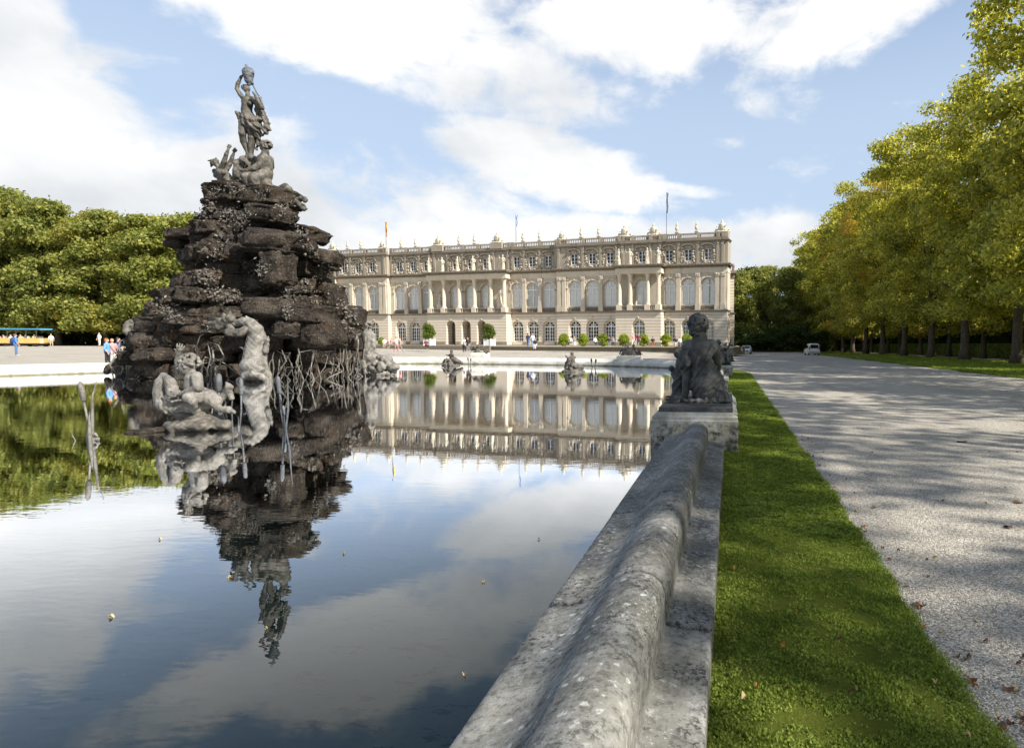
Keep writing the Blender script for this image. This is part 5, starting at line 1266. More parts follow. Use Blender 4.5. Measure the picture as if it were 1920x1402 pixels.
# --- lead bulrushes
def bulrush(label, Y0, base, stems, m='pale_lead', r=1.0, grp='lead bulrushes in the basin', z0=None, seed=0):
    """stems: list of (tip u, tip v, width px, spike?)"""
    b = aty(base[0], base[1], Y0); t = empty('lead_bulrush', (b.x, b.y, WATER_Z), label=label, cat='bulrush', group=grp); q = random.Random(seed); kp = F0 / (Y0 * 1.08)
    for (u, v, w, sp) in stems:
        dy = q.uniform(-.25, .25) * r * .5; e = aty(u, v, Y0 + dy); rr_ = w / kp / 2; s0 = Vector((b.x + q.uniform(-.06, .06) * r, b.y + q.uniform(-.06, .06) * r, WATER_Z - .3)); mid = s0.lerp(e, .5) + Vector((q.uniform(-.04, .04), 0, 0)) * r
        o = -t.location; mb = MB()
        if sp:
            d = (e - mid).normalized(); Ls = (e - s0).length * .26; c = e - d * Ls
            mb.tube([s0 + o, mid + o, c + o], [rr_ * .42] * 3, 8); mb.build('stem', MT[m], t, True)
            mb = MB(); mb.tube([c + o, c + d * Ls * .08 + o, c + d * Ls * .5 + o, c + d * Ls * .88 + o, e + o], [rr_ * .5, rr_, rr_ * 1.08, rr_ * .9, rr_ * .3], 10); mb.build('spike', MT[m], t, True)
        else:
            kk = Vector((q.uniform(-.10, .10), q.uniform(-.1, .1), q.uniform(-.02, .08))) * (r if r > 2 else .4); mb.tube([s0 + o, s0.lerp(e, .3) + kk * .5 + o, mid + kk + o, s0.lerp(e, .8) + kk * .8 + o, e + o], [rr_ * .7, rr_ * .9, rr_, rr_ * .6, rr_ * .12], 6); mb.build('blade', MT[m], t, True)
    return t
bulrush('tall lead bulrush standing alone in the left foreground water', 9.3, (172, 826), [(150, 715, 8.5, 1), (181, 714, 6, 0), (168, 770, 7, 0), (164, 775, 6, 0), (133, 808, 2.5, 0)], 'pale_lead', 1, seed=1)
kn = []; P, L = pix(130, 560, 4.4651, 9.3); kn = [('e', P(215, 1185), (L(34), L(28), L(24))), ('e', P(238, 1175, -.05), (L(16), L(16), L(18))), ('e', P(180, 1165), (L(16), L(16), L(20)))]; chain(kn, [(P(190, 1150), L(14)), (P(215, 1130), L(12)), (P(235, 1150), L(8))])
tk = empty('water_lily_bud', P(210, 1190), label='small rounded lead bud at the foot of the lone left bulrush', cat='bud'); place(tk, 'bud', kn, .01, .01, 'pale_lead', rough=.004)
for i, (lab, base, st) in enumerate([('dark pair of bulrushes right behind the fish, nearer the boy', (420, 812), [(410, 700, 10, 1), (424, 760, 4, 0), (403, 720, 3, 0)]), ('slim dark bulrush with a bent blade between fish and dolphin', (440, 812), [(452, 708, 7, 1), (446, 780, 5, 0), (436, 745, 3, 0)]),
        ('dark forked bulrush in front of the dolphin, rightmost of the dark ones', (532, 800), [(521, 705, 7, 1), (540, 702, 4, 0), (531, 760, 5, 1)])]):
    bulrush(lab, 10.9, base, st, 'dark_lead', 1, seed=4 + i)  # darker bluish lead puts the shade over these bulrushes into their colour
q = random.Random(17)
for i, (u, yb, Y0, lab) in enumerate([(232, 700, 27.0, 'lead reeds at the far left of the rockery, below the visitors'), (262, 706, 26.5, 'lead reeds under the frog perch'), (288, 708, 26.2, 'lead reeds right of the frog perch'), (312, 700, 27.2, 'lead reeds left of the hand of the boy'), (338, 704, 26.6, 'lead reeds behind the boy on the fish'), (372, 708, 26.0, 'lead reeds behind the raised tail, left of the dolphin'), (398, 708, 25.6, 'lead reeds just left of the dolphin'),
        (520, 708, 25.2, 'lead reeds just right of the dolphin'), (560, 708, 25.5, 'lead reeds second to the right of the dolphin'), (590, 706, 26.0, 'lead reeds third to the right of the dolphin'), (625, 704, 27, 'lead reeds in front of the dark hollow'), (655, 702, 28, 'lead reeds left of the mermaid'), (682, 700, 29, 'lead reeds at the mermaid')]):
    st = []
    for _ in range(16 if i < 7 else 9): h_ = q.uniform(8, 78); st.append((u + q.gauss(0, 11), yb - h_ * (1.1 if i in (1, 2, 5) else .9), q.uniform(1.6, 3.4), q.random() < .5))
    bulrush(lab, Y0, (u, yb), st, 'lead' if i % 3 else 'pale_lead', 6, seed=30 + i)
# --- seated woman on the near pedestal
P, L = pix(1180, 560, 4.675, 9.95)
pr = []
face(pr, P(608, 228), L(78), (.1, 1, -.05)); curls(pr, P(603, 222, -.02), L(78), 240, L(13), rg, -.75); curls(pr, P(575, 290, -.06), L(40), 70, L(12), rg, -1); chain(pr, [(P(545, 200, -.04), L(22)), (P(600, 160, -.05), L(24)), (P(665, 190, -.04), L(22))]); chain(pr, [(P(540, 240, -.05), L(18)), (P(605, 255, -.1), L(20)), (P(670, 240, -.05), L(18))])
pr += [('c', P(622, 300), P(628, 365), L(44), L(56)), ('c', P(520, 420), P(722, 420), L(56), L(58)), ('c', P(610, 440), P(630, 560), L(104), L(92)), ('c', P(630, 560), P(650, 660), L(90), L(96)), ('c', P(650, 660), P(690, 790, .05), L(98), L(140))]
chain(pr, [(P(516, 430), L(56)), (P(505, 540), L(54)), (P(508, 640, -.02), L(44)), (P(502, 740, -.04), L(38)), (P(490, 840, -.06), L(28))]); hand(pr, P, L, P(490, 845, -.06), P(340, 905, -.10))
chain(pr, [(P(728, 430, .02), L(54)), (P(770, 540, .12), L(46)), (P(760, 620, .3), L(38))])
wn_ = empty('seated_statue', P(600, 930), label='dark bronze seated woman seen from behind, leaning on her left arm on the nearest pedestal', cat='statue')
place(wn_, 'body', pr, .009, .010, 'dark_bronze', rough=.004, rs=9)
dr = []
chain(dr, [(P(505, 500, -.02), L(66)), (P(500, 575, -.02), L(64))]); 
for a in range(5): chain(dr, [(P(445 + a * 4, 505 + a * 18, -.08), L(13)), (P(500, 520 + a * 16, -.16), L(14)), (P(556, 500 + a * 18, -.08), L(12))])
chain(dr, [(P(560, 430, -.1), L(30)), (P(600, 520, -.16), L(24)), (P(590, 640, -.16), L(22))]); chain(dr, [(P(740, 430, -.08), L(30)), (P(680, 540, -.16), L(22)), (P(590, 650, -.16), L(18)), (P(575, 780, -.12), L(16))])
chain(dr, [(P(650, 620, .02), L(108)), (P(700, 740, .04), L(128)), (P(760, 850, .02), L(100)), (P(840, 890, 0), L(46))]); chain(dr, [(P(660, 760, 0), L(130)), (P(680, 870, 0), L(90))])
for a in range(8):
    x = 640 + a * 26; chain(dr, [(P(640 + a * 12, 600 + a * 14, -.10), L(15)), (P(x + 10, 740 + a * 10, -.17), L(18)), (P(x + 30, 870 + a * 3, -.16), L(14))])
for a in range(15): x = 500 + a * 25; chain(dr, [(P(x - 26, 884 + 10 * math.sin(a * 2.1), -.08), L(22)), (P(x, 900 + 8 * math.sin(a * 1.3), -.16), L(15)), (P(x + 34, 896 + 14 * math.sin(a * 2.9), -.18), L(11))])
chain(dr, [(P(430, 700, .1), L(40)), (P(415, 800, .1), L(46)), (P(420, 880, .05), L(40)), (P(540, 900, 0), L(44))])
place(wn_, 'drapery', dr, .0105, .013, 'dark_bronze', rough=.008, rs=9, folds=lambda V, N: .010 * np.sin(V[:, 0] * 55 - V[:, 2] * 38 + 2 * np.sin(V[:, 2] * 9)))
pr = []; face(pr, P(432, 485, .55), L(36), (-.9, -.2, 0)); curls(pr, P(436, 478, .55), L(34), 26, L(11), rg, -.5); chain(pr, [(P(440, 520, .55), L(20)), (P(450, 560, .55), L(44)), (P(450, 680, .5), L(50)), (P(440, 800, .4), L(54)), (P(450, 880, .4), L(60))])
pr.append(('e', P(370, 612, .4), (L(26), L(24), L(28)))); chain(pr, [(P(385, 640, .4), L(18)), (P(420, 640, .4), L(34)), (P(430, 700, .4), L(40))]); chain(pr, [(P(378, 660, .35), L(16)), (P(395, 690, .3), L(17)), (P(450, 670, .3), L(17))])
ch = empty('child_statue', P(420, 900, .4), label='two small dark bronze children peeping out left of the seated woman', cat='statue'); place(ch, 'body', pr, .014, .02, 'dark_bronze', rough=.006, rs=9)
pl = empty('bronze_plinth', (-.51, 10.6, .60), label='thin dark bronze plate between the nearest pedestal and the seated woman', cat='plinth')
b = MB().box(-.55, .55, -1.56, 1.56, -.004, .062); me = b.mesh('plate', MT['dark_bronze']); link('plate', me, None, pl)
# --- generic small sculpture groups
def fig(o, s, az, lie=0.0, seed=0, arm=1.0, extra=None):
    """seated or reclining nude with drapery around point o, size s"""
    r = random.Random(seed); M = Matrix.Translation(o) @ Matrix.Rotation(az, 4, 'Z') @ Matrix.Rotation(-lie, 4, 'Y') @ Matrix.Diagonal((s, s, s, 1))
    T = lambda x, y, z: tuple(M @ Vector((x, y, z))); p = []
    p += [('e', T(.02, 0, .86), (s * .10, s * .10, s * .12)), ('c', T(.01, 0, .78), T(0, 0, .70), s * .05, s * .07), ('c', T(0, -.12, .66), T(0, .12, .66), s * .08, s * .08), ('c', T(0, 0, .62), T(0, 0, .36), s * .14, s * .12), ('e', T(0, 0, .22), (s * .2, s * .2, s * .16))]
    for q_ in (-1, 1):
        chain(p, [(T(.02, q_ * .09, .2), s * .11), (T(.38, q_ * .12, .30 + r.uniform(-.06, .1)), s * .085), (T(.50, q_ * .14, .02), s * .05), (T(.6, q_ * .14, -.02), s * .04)])
        a = r.uniform(-.3, .8) * arm; chain(p, [(T(0, q_ * .16, .66), s * .06), (T(.12 * r.random(), q_ * .30, .50 + a * .3), s * .05), (T(.25, q_ * .26, .42 + a * .7), s * .04)])
    for _ in range(7): chain(p, [(T(r.uniform(-.25, .2), r.uniform(-.2, .2), .14), s * .07), (T(r.uniform(-.4, .5), r.uniform(-.35, .35), .0), s * .09)])
    return p
def group(name, label, cat, o, prims, h, m, k=.02, rough=.015, grp=None):
    t = empty(name, o, 0, label, cat, grp); place(t, 'figures', prims, h, k, m, rough=rough, rs=9); return t
P, L = pix(640, 590, 5.333, 43.5)
o = Vector(P(1095, 500)); o.z = WATER_Z
pr = fig(o + Vector((0, 0, .1)), 1.12, -2.2, .1, 3) + [('e', tuple(o), (.7, .45, .16)), ('c', tuple(o + Vector((.2, 0, .5))), tuple(o + Vector((.85, 0, .2))), .22, .12)]
group('water_statue', 'small grey figure seated in the water in front of the palace arches', 'statue', tuple(o), pr, .045, 'lead')
P, L = pix(960, 590, 5.333, 35.7); o = Vector(P(615, 565)); o.z = WATER_Z
pr = fig(o + Vector((0, 0, .15)), 1.08, 2.6, -.1, 5) + [('e', tuple(o), (.72, .5, .2)), ('c', tuple(o + Vector((.1, 0, .3))), tuple(o + Vector((.5, 0, .25))), .22, .14), ('c', tuple(o + Vector((-.5, 0, .25))), tuple(o + Vector((-.25, -.1, .75))), .08, .12)]
group('water_statue', 'dark figure on a little rock in the water right of the middle', 'statue', tuple(o), pr, .035, 'lead')
def pair(u, v0, v1, du, Y0, lab, m, w):
    bulrush(lab, Y0, (u, v1), [(u - du, v0, w, 1), (u + du, v0 + 1, w, 1)], m, 1, seed=int(u))
pair(880, 670, 684, 3, 45.5, 'small forked bulrush in the water beside the far pedestal', 'lead', 2.6)
pair(1113, 672, 688, 4.5, 43.5, 'two thick dark bulrushes in the water right of the dark figure', 'lead', 3.4)
o = Vector((-20.4, 48.6, .86)); pr = fig(o + Vector((-.25, 0, 0)), .95, 2.8, .35, 9) + fig(o + Vector((.5, 0, -.05)), .6, .3, .5, 12)
group('pedestal_statue', 'dark reclining figures on the far pedestal before the palace arches', 'statue', tuple(o), pr, .04, 'lead')
o = Vector((-7.6, 46.0, .76)); pr = fig(o + Vector((-.35, 0, 0)), .95, 2.5, .2, 14, 1.4) + fig(o + Vector((.4, 0, 0)), .9, .5, .15, 15, 1.4) + [('e', tuple(o + Vector((0, 0, .3))), (.5, .3, .3))]
group('pedestal_statue', 'dark group of tumbling figures on the low pale pedestal at the right bend', 'statue', tuple(o), pr, .04, 'lead')
o = Vector((-.52, 32.0, .56)); pr = fig(o + Vector((-.1, .1, 0)), 1.35, 1.4, .1, 21, 1.2) + fig(o + Vector((.15, -.6, 0)), .95, -1.2, .3, 22, 1.5) + fig(o + Vector((.2, .5, .2)), .9, .6, .0, 23, 1.5) + [('e', tuple(o + Vector((0, 0, .25))), (.5, 1.0, .3))]
group('pedestal_statue', 'dark bronze group on the farther right-hand pedestal, behind the seated woman', 'statue', tuple(o), pr, .03, 'dark_bronze')
# --- palace sculptures
def stand(seed):
    r = random.Random(seed); p = []; sw = r.uniform(-.08, .08)
    p += [('c', (0, 0, .05), (sw, 0, .55), .26, .22), ('c', (sw, 0, .55), (sw, 0, .95), .20, .19), ('c', (sw, 0, 1.0), (0, 0, 1.45), .17, .21), ('c', (-.2, 0, 1.52), (.2, 0, 1.52), .09, .09), ('c', (0, 0, 1.55), (0, 0, 1.72), .07, .07), ('e', (0, -.02, 1.84), (.12, .13, .15)), ('e', (0, 0, 0), (.32, .28, .1))]
    for q_ in (-1, 1):
        m_ = r.choice((0, 1)); chain(p, [((q_ * .24, 0, 1.48), .08), ((q_ * (.36 + .1 * m_), -.05, 1.2 + .3 * m_), .065), ((q_ * (.2 + .25 * m_), -.18, 1.05 + .75 * m_), .05)])
    for _ in range(6): a = r.uniform(0, 6.3); chain(p, [((.14 * math.cos(a), .14 * math.sin(a), 1.0), .06), ((.25 * math.cos(a + .3), .22 * math.sin(a + .3), .1), .07)])
    return sculpt('figure', p, .05, .03, MT['sandstone_sculpture'], rough=.02, rs=6)
SM = [stand(s) for s in range(4)]
def trophy(seed, s=1.0):
    p = fig(Vector((-.45, 0, .1)), 1.15 * s, 2.7, .1, seed, .8) + fig(Vector((.45, 0, .1)), 1.15 * s, .4, .1, seed + 1, .8) + [('e', (0, -.1, .75 * s), (.42, .25, .55 * s)), ('e', (0, 0, 1.35 * s), (.22, .2, .28 * s)), ('c', (0, 0, 1.5 * s), (.05, 0, 1.78 * s), .13, .06), ('e', (0, 0, .1), (1.1, .5, .16))]
    return sculpt('sculpture', p, .055, .03, MT['sandstone_sculpture'], rough=.03, rs=5)
TM = [trophy(s) for s in (2, 7, 11)]
va = MB().lathe([(.18, 0), (.20, .10), (.09, .18), (.12, .28), (.24, .5), (.27, .72), (.17, .9), (.11, 1.0), (.19, 1.08), (.16, 1.2), (.07, 1.34), (.11, 1.44), (.05, 1.56)], n=10).mesh('urn', MT['sandstone_sculpture'], True)
vb = MB().box(-.26, .26, -.2, .2, -.05, .12).mesh('foot', MT['attic_stone'])
grpn = 'roof trophies on the palace balustrade'
def on_pal(name, mesh, s, y, z, lab, cat, grp, mname='figure', sc_=1.0, rot=0):
    q = pal(s, y, z); t = empty(name, q, PA + rot, lab, cat, grp); t.scale = (sc_,) * 3; link(mname, mesh, None, t); return t
tl_ = ['roof trophy at the left end of the visible palace roof', 'roof trophy left of the centre, between two pairs of urns', 'large roof trophy above the left side of the three-arch portico', 'large roof trophy above the right side of the three-arch portico', 'roof trophy where the right wing begins', 'roof trophy above the left side of the small right portico', 'roof trophy above the right side of the small right portico, below the dark flag', 'roof trophy at the right corner of the palace with a bird-like crest']
for i, (s_, lab) in enumerate(zip((72.8, 61.9, 50.35, 38.95, 27.2, 16.5, 11.75, 1.1), tl_)):
    on_pal('roof_trophy', TM[i % 3], s_, .2, 18.1, lab, 'sculpture', grpn, 'sculpture', 1.08 if i not in (1, 4) else .9)
    pb_ = pal(s_, .2, 17.0); MB().box(-1.1 if i != 1 else -.7, 1.1 if i != 1 else .7, -.5, .35, .17, 1.17).build('trophy_base', MT['attic_stone'], palace, loc=(-s_, .2, 17.0))
for i, s_ in enumerate((76.5, 80, 84)): on_pal('roof_trophy', TM[i % 3], s_ + .3, .2, 18.1, f'roof trophy hidden behind the rockery, {["first", "second", "third"][i]} beyond it', 'sculpture', 'hidden roof trophies', 'sculpture')
ul = ['first', 'second', 'third', 'fourth', 'fifth', 'sixth', 'seventh', 'eighth', 'ninth', 'tenth', 'eleventh', 'twelfth']
for i, s_ in enumerate((68.7, 65.8, 58.0, 55.0, 46.3, 43.3, 34.2, 31.2, 23.5, 20.5, 7.85, 4.8)):
    off = .8 if s_ < 9 or 17 < s_ < 27 or 61 < s_ < 71 else 0.0
    t = on_pal('roof_urn', va, s_, .2 - off, 18.22, f'slim stone urn on the roof balustrade, {ul[i]} one from the left', 'urn', 'urns on the palace balustrade', 'urn'); link('foot', vb, None, t)
for i, (s_, o_) in enumerate([(36.95, 1.6), (39.45, 1.6), (42.55, 1.6), (45.5, 1.6), (48.5, 1.6), (51.1, 1.6), (10.25, 2.4), (11.95, 2.4), (14.75, 2.4), (16.5, 2.4)]):
    lab = f'pale standing statue above the three-arch portico, {ul[i]} from the right' if i < 6 else f'pale standing statue above the small right portico, {ul[i - 6]} from the right'
    on_pal('cornice_statue', SM[i % 4], s_, -o_ + .15, 13.5, lab, 'statue', 'statues on the palace cornice', 'figure', 1.25)
on_pal('niche_statue', SM[1], 38.15, -.45, 8.2, 'pale statue in the niche right of the three upper portico windows', 'statue', 'niche statues', 'figure', 1.1)
on_pal('niche_statue', SM[2], 49.85, -.45, 8.2, 'pale statue in the niche left of the three upper portico windows', 'statue', 'niche statues', 'figure', 1.1)
for i, s_ in enumerate((38.15, 49.85)): MB().box(-.4, .4, -.8, -.05, 6.75, 8.2).build('niche_base', MT['pale_trim'], palace, loc=(-s_, 0, 0))
# ------------------------------------------------------------------ flags, plants, people, vehicles
def flag(s, y, z0, z1, fl, mats, lab):
    q = pal(s, y, z0); t = empty('flagpole', q, 0, lab, 'flag', 'flags on the palace roof'); H_ = z1 - z0
    MB().tube([(0, 0, -1.0), (0, 0, H_)], .04, 6).build('pole', MT['iron_rail'], t); n = len(mats)
    for k, m in enumerate(mats):
        a, b = .07 + .08 * k, .07 + .08 * (k + 1); mb = MB()
        for j in range(8):
            z1_, z2_ = H_ - .1 - fl * j / 8, H_ - .1 - fl * (j + 1) / 8; w = lambda j_: .05 * math.sin(j_ * 1.3 + k)
            mb.add([(a + w(j), -.05, z1_), (b + w(j), .05, z1_), (b + w(j + 1), .05, z2_), (a + w(j + 1), -.05, z2_), (a + w(j), .02, z1_), (b + w(j), .12, z1_), (b + w(j + 1), .12, z2_), (a + w(j + 1), .02, z2_)], [(0, 1, 2, 3), (7, 6, 5, 4), (0, 3, 7, 4), (1, 5, 6, 2)])
        mb.build('flag_cloth', m, t)
fk, fred, fyel = plain('cloth_black', (.02, .02, .02)), plain('cloth_red', (.45, .03, .03)), plain('cloth_gold', (.65, .42, .06))
fwh, fbl = plain('cloth_white', (.75, .76, .78)), plain('cloth_blue', (.06, .14, .35))
flag(66.2, 6, 17.1, 24.1, 2.6, [fk, fred, fyel], 'limp black, red and gold flag on a pole at the left of the roof')
flag(38.9, 6, 17.1, 24.0, 2.0, [fwh, fbl], 'limp pale flag on a thin pole above the centre of the palace')
flag(11.5, 6, 17.1, 26.0, 3.2, [fbl, fk], 'dark limp flag on a pole above the small right portico')
# round-headed trees in white tubs
tb, _ = make_crown('foliage', 301, .98, .98, -.85, .85, 34, 5200, .13, 'topiary_leaves', (.3, .5), 2.0, .95, .4)
for (u, lab) in ((805, 'round clipped tree in a white tub left of the palace arches'), (917.7, 'round clipped tree in a white tub right of the palace arches')):
    p = aty(u, 640, 80); t = empty('potted_tree', (p.x, p.y, 1.3), PA, lab, 'potted tree', 'clipped trees in white tubs')
    link('foliage', tb, None, t, (0, 0, 1.95)); MB().tube([(0, 0, .6), (0, 0, 1.6)], .06, 6).build('trunk', MT['bark'], t)
    m = MB(); m.box(-.5, .5, -.5, .5, .06, .84)
    for a in (-.5, .5):
        for b in (-.5, .5): m.box(a - .06, a + .06, b - .06, b + .06, 0, .95)
    m.build('tub', MT['white_paint'], t)
sb, _ = make_crown('foliage', 305, .85, .8, -.1, 1.25, 26, 3600, .16, 'shrub_leaves', (.25, .45), 2.0, .9, .5)
pt = MB().lathe([(.25, 0), (.34, .3), (.36, .34), (.3, .36)], n=10).mesh('pot', MT['terrace_stone'])
for i, u in enumerate((1057.5, 1093, 1130.6, 1170, 1208.4, 1249, 1288, 715)):
    p = aty(u, 645, 83 if u > 800 else 87); t = empty('potted_shrub', (p.x, p.y, 1.3), i, (f'yellow-green potted shrub on the terrace edge, {ul[i]} from the left of the seven' if i < 7 else 'small yellow-green shrub on the terrace next to the rockery'), 'shrub', 'yellow-green shrubs on the terrace')
    t.scale = (1, 1, 1) if i < 7 else (.6, .6, .7); link('foliage', sb, None, t, (0, 0, .3)); link('pot', pt, None, t)
# people
skin = plain('skin', (.50, .33, .25), .6, .08)
HC = {k: plain('hair_' + k, c, .7, .15) for k, c in {'dark': (.03, .022, .018), 'brown': (.12, .07, .04), 'fair': (.36, .25, .12), 'grey': (.35, .34, .33), 'red': (.30, .10, .03)}.items()}
CC = {k: plain('cloth_' + k, c, .85, .1) for k, c in {'navy': (.03, .05, .12), 'jeans': (.08, .15, .32), 'sky': (.12, .30, .62), 'pale': (.68, .68, .66), 'grey': (.22, .22, .23), 'coal': (.03, .03, .032), 'pink': (.60, .28, .28), 'rust': (.35, .10, .05), 'khaki': (.35, .30, .2), 'maroon': (.16, .04, .05), 'bright': (.05, .20, .60)}.items()}
def person_meshes(pose):
    if pose == 'sit': hip, kn, an, sh, hd = .50, .50, .08, 1.0, 1.22
    else: hip, kn, an, sh, hd = .90, .49, .08, 1.42, 1.63
    st = {'stand': .04, 'walk': .26, 'sit': 0}[pose]; F_ = {}
    legs = []; body = [('e', (0, 0, hd), (.078, .095, .115)), ('e', (0, -.05, hd - .05), (.05, .055, .06)), ('c', (0, -.095, hd - .01), (0, -.11, hd - .03), .012, .016), ('c', (0, .01, hd - .09), (0, .01, sh + .02), .05, .055), ('c', (0, 0, sh - .05), (0, 0, hip + .1), .12, .10)]
    shirt = [('c', (-.15, 0, sh - .03), (.15, 0, sh - .03), .075, .075), ('c', (0, 0, sh - .08), (0, 0, hip + .12), .15, .135), ('e', (0, 0, sh - .15), (.19, .13, .17)), ('c', (0, 0, hip + .12), (0, 0, hip + .02), .145, .15)]
    for q in (-1, 1):
        k0 = (q * .09, -.02, hip); k1 = (q * .10, (-.42 if pose == 'sit' else -q * st * .55), kn); k2 = (q * .10, (-.44 if pose == 'sit' else q * -st + (.1 if pose == 'walk' and q < 0 else 0)), an)
        legs += [('c', k0, k1, .095, .065), ('c', k1, k2, .062, .045), ('c', (0, 0, hip + .03), k0, .12, .1)]
        body += [('c', k0, k1, .07, .05), ('c', k1, k2, .045, .035), ('c', k2, (k2[0], k2[1] - .15, .035), .04, .035), ('e', (q * .082, 0, hd - .01), (.015, .02, .03))]
        e = (q * .25, .02 + q * st * .3, sh - .30); w = (q * .24, -.10 + q * st * .8, sh - .52) if pose != 'sit' else (q * .14, -.26, sh - .38)
        body += [('c', (q * .18, 0, sh - .04), e, .045, .038), ('c', e, w, .036, .026)]
        h = []; hand(h, None, None, w, tuple(Vector(w) + Vector((0, -.05, -.16 if pose != 'sit' else 0)))); body += h
        shirt += [('c', (q * .17, 0, sh - .04), e, .066, .058)]
    hair = [('e', (0, .015, hd + .03), (.09, .10, .10)), ('e', (0, .05, hd - .03), (.075, .06, .09))]
    return (sculpt('body', body, .022, .02, skin), sculpt('shirt', shirt, .025, .03, CC['grey'], rough=.006, rs=14), sculpt('trousers', legs, .025, .02, CC['navy'], rough=.005, rs=14), sculpt('hair', hair, .02, .015, HC['dark'], rough=.006, rs=30))
PMX = {p: person_meshes(p) for p in ('stand', 'walk', 'sit')}
def person(x, y, z, rz, pose, top, bot, hair, lab, grp=None, s=1.0, bag=None):
    t = empty('person', (x, y, z), rz, lab, 'person', grp); t.scale = (s,) * 3
    for nm, me, m in zip(('body', 'shirt', 'trousers', 'hair'), PMX[pose], (skin, CC[top], CC[bot], HC[hair])):
        o = link(nm, me, None, t); o.material_slots[0].link = 'OBJECT'; o.material_slots[0].material = m
    if bag:
        b_ = sculpt('backpack', [('e', (0, .19, 1.22), (.16, .11, .24)), ('e', (0, .27, 1.12), (.11, .06, .12)), ('c', (-.1, .12, 1.44), (-.1, -.12, 1.35), .02, .02), ('c', (.1, .12, 1.44), (.1, -.12, 1.35), .02, .02)], .025, .02, CC[bag]); link('backpack', b_, None, t)
    return t
def pp(u, v, dep, pose, top, bot, hair, lab, rz=0, s=1.0, z=None, **kw):
    d = ray(u, v); p = np.array([0, 0, EYE]) + d * (dep / (MC[2] @ d)); zz = z if z is not None else p[2]
    return person(p[0], p[1], zz, rz, pose, top, bot, hair, lab, None, s, **kw)
g39 = ground_z(-58, 47)
pp(31, 667, 49, 'stand', 'bright', 'jeans', 'brown', 'person in blue jacket and jeans with a dark backpack near the left edge', 2.6, bag='navy')
pp(97, 650, 84, 'stand', 'pale', 'khaki', 'fair', 'person in pale clothes standing at the right end of the tourist train', 1.0)
pp(203, 690, 36, 'stand', 'sky', 'coal', 'red', 'red-haired person in a light blue top left of the frog', 2.0)
pp(213, 688, 38, 'stand', 'pink', 'pale', 'fair', 'person in pink and white behind the red-haired one', 1.2)
pp(224, 684, 39, 'walk', 'navy', 'grey', 'dark', 'dark-haired person in navy right of the pink one near the frog', 2.4)
pp(187, 648, 84, 'stand', 'pale', 'pale', 'grey', 'tiny person in white at the edge of the left wood', 0)
pp(744, 660, 70, 'walk', 'pale', 'pink', 'fair', 'person in pale clothes walking on the gravel right of the rockery', 1.3)
pp(750, 660, 69, 'walk', 'pink', 'grey', 'brown', 'person in pink top walking right beside the pale one', -1.2)
pp(721, 646, 82, 'sit', 'pale', 'khaki', 'brown', 'person sitting on the terrace edge beside the small shrub', .4, z=1.0)
pp(734, 648, 80, 'sit', 'pink', 'grey', 'fair', 'second person sitting on the terrace edge, in pink', -.3, z=1.0)
pp(799, 652, 79, 'sit', 'maroon', 'coal', 'dark', 'person in maroon sitting on the steps below the left tub tree', .8, z=.85)
pp(870.5, 661, 70, 'stand', 'pale', 'coal', 'brown', 'left one of a couple standing in front of the middle arches, in white top', .6)
pp(877.5, 661, 69.5, 'stand', 'coal', 'grey', 'dark', 'right one of the couple before the arches, in dark jacket', .2)
pp(990, 650, 78, 'stand', 'navy', 'jeans', 'dark', 'person in navy standing on the terrace by the open door', 2.8)
pp(999, 651, 78, 'stand', 'pale', 'sky', 'grey', 'person in white shirt beside the navy one on the terrace', .4)
pp(1004, 652, 77, 'sit', 'coal', 'pale', 'dark', 'person in dark top sitting on the kerb right of the white shirt', .1, z=.95)
for u, to, bo, ha, lab, po in [(1070, 'pale', 'navy', 'dark', 'person seated between the first and second terrace shrubs, white top', 'sit'), (1077, 'grey', 'pale', 'fair', 'person in grey seated just left of the second terrace shrub', 'sit'), (1116, 'pale', 'coal', 'brown', 'person seated between the second and third terrace shrubs', 'sit'),
        (1142, 'coal', 'grey', 'dark', 'person in black seated right of the third terrace shrub', 'sit'), (1149, 'grey', 'coal', 'brown', 'person in grey seated second right of the third terrace shrub', 'sit'), (1187, 'pink', 'pale', 'fair', 'person in pink standing right of the fourth terrace shrub', 'stand'), (1197, 'maroon', 'navy', 'dark', 'person in maroon standing left of the fifth terrace shrub', 'stand'),
        (1224, 'coal', 'rust', 'dark', 'person in black seated between the fifth and sixth terrace shrubs', 'sit'), (1267, 'coal', 'pale', 'brown', 'person in black seated right of the sixth terrace shrub', 'sit'), (1275, 'pale', 'grey', 'fair', 'person in white seated left of the seventh terrace shrub', 'sit')]:
    pp(u, 650, 82, po, to, bo, ha, lab, rr.uniform(-.6, .6), z=1.3)
pp(1371.5, 664, 92, 'stand', 'coal', 'coal', 'dark', 'person in black standing at the right corner of the palace', .4)
pp(1367, 663, 95, 'stand', 'grey', 'navy', 'fair', 'person in grey half hidden at the palace corner', -.5)
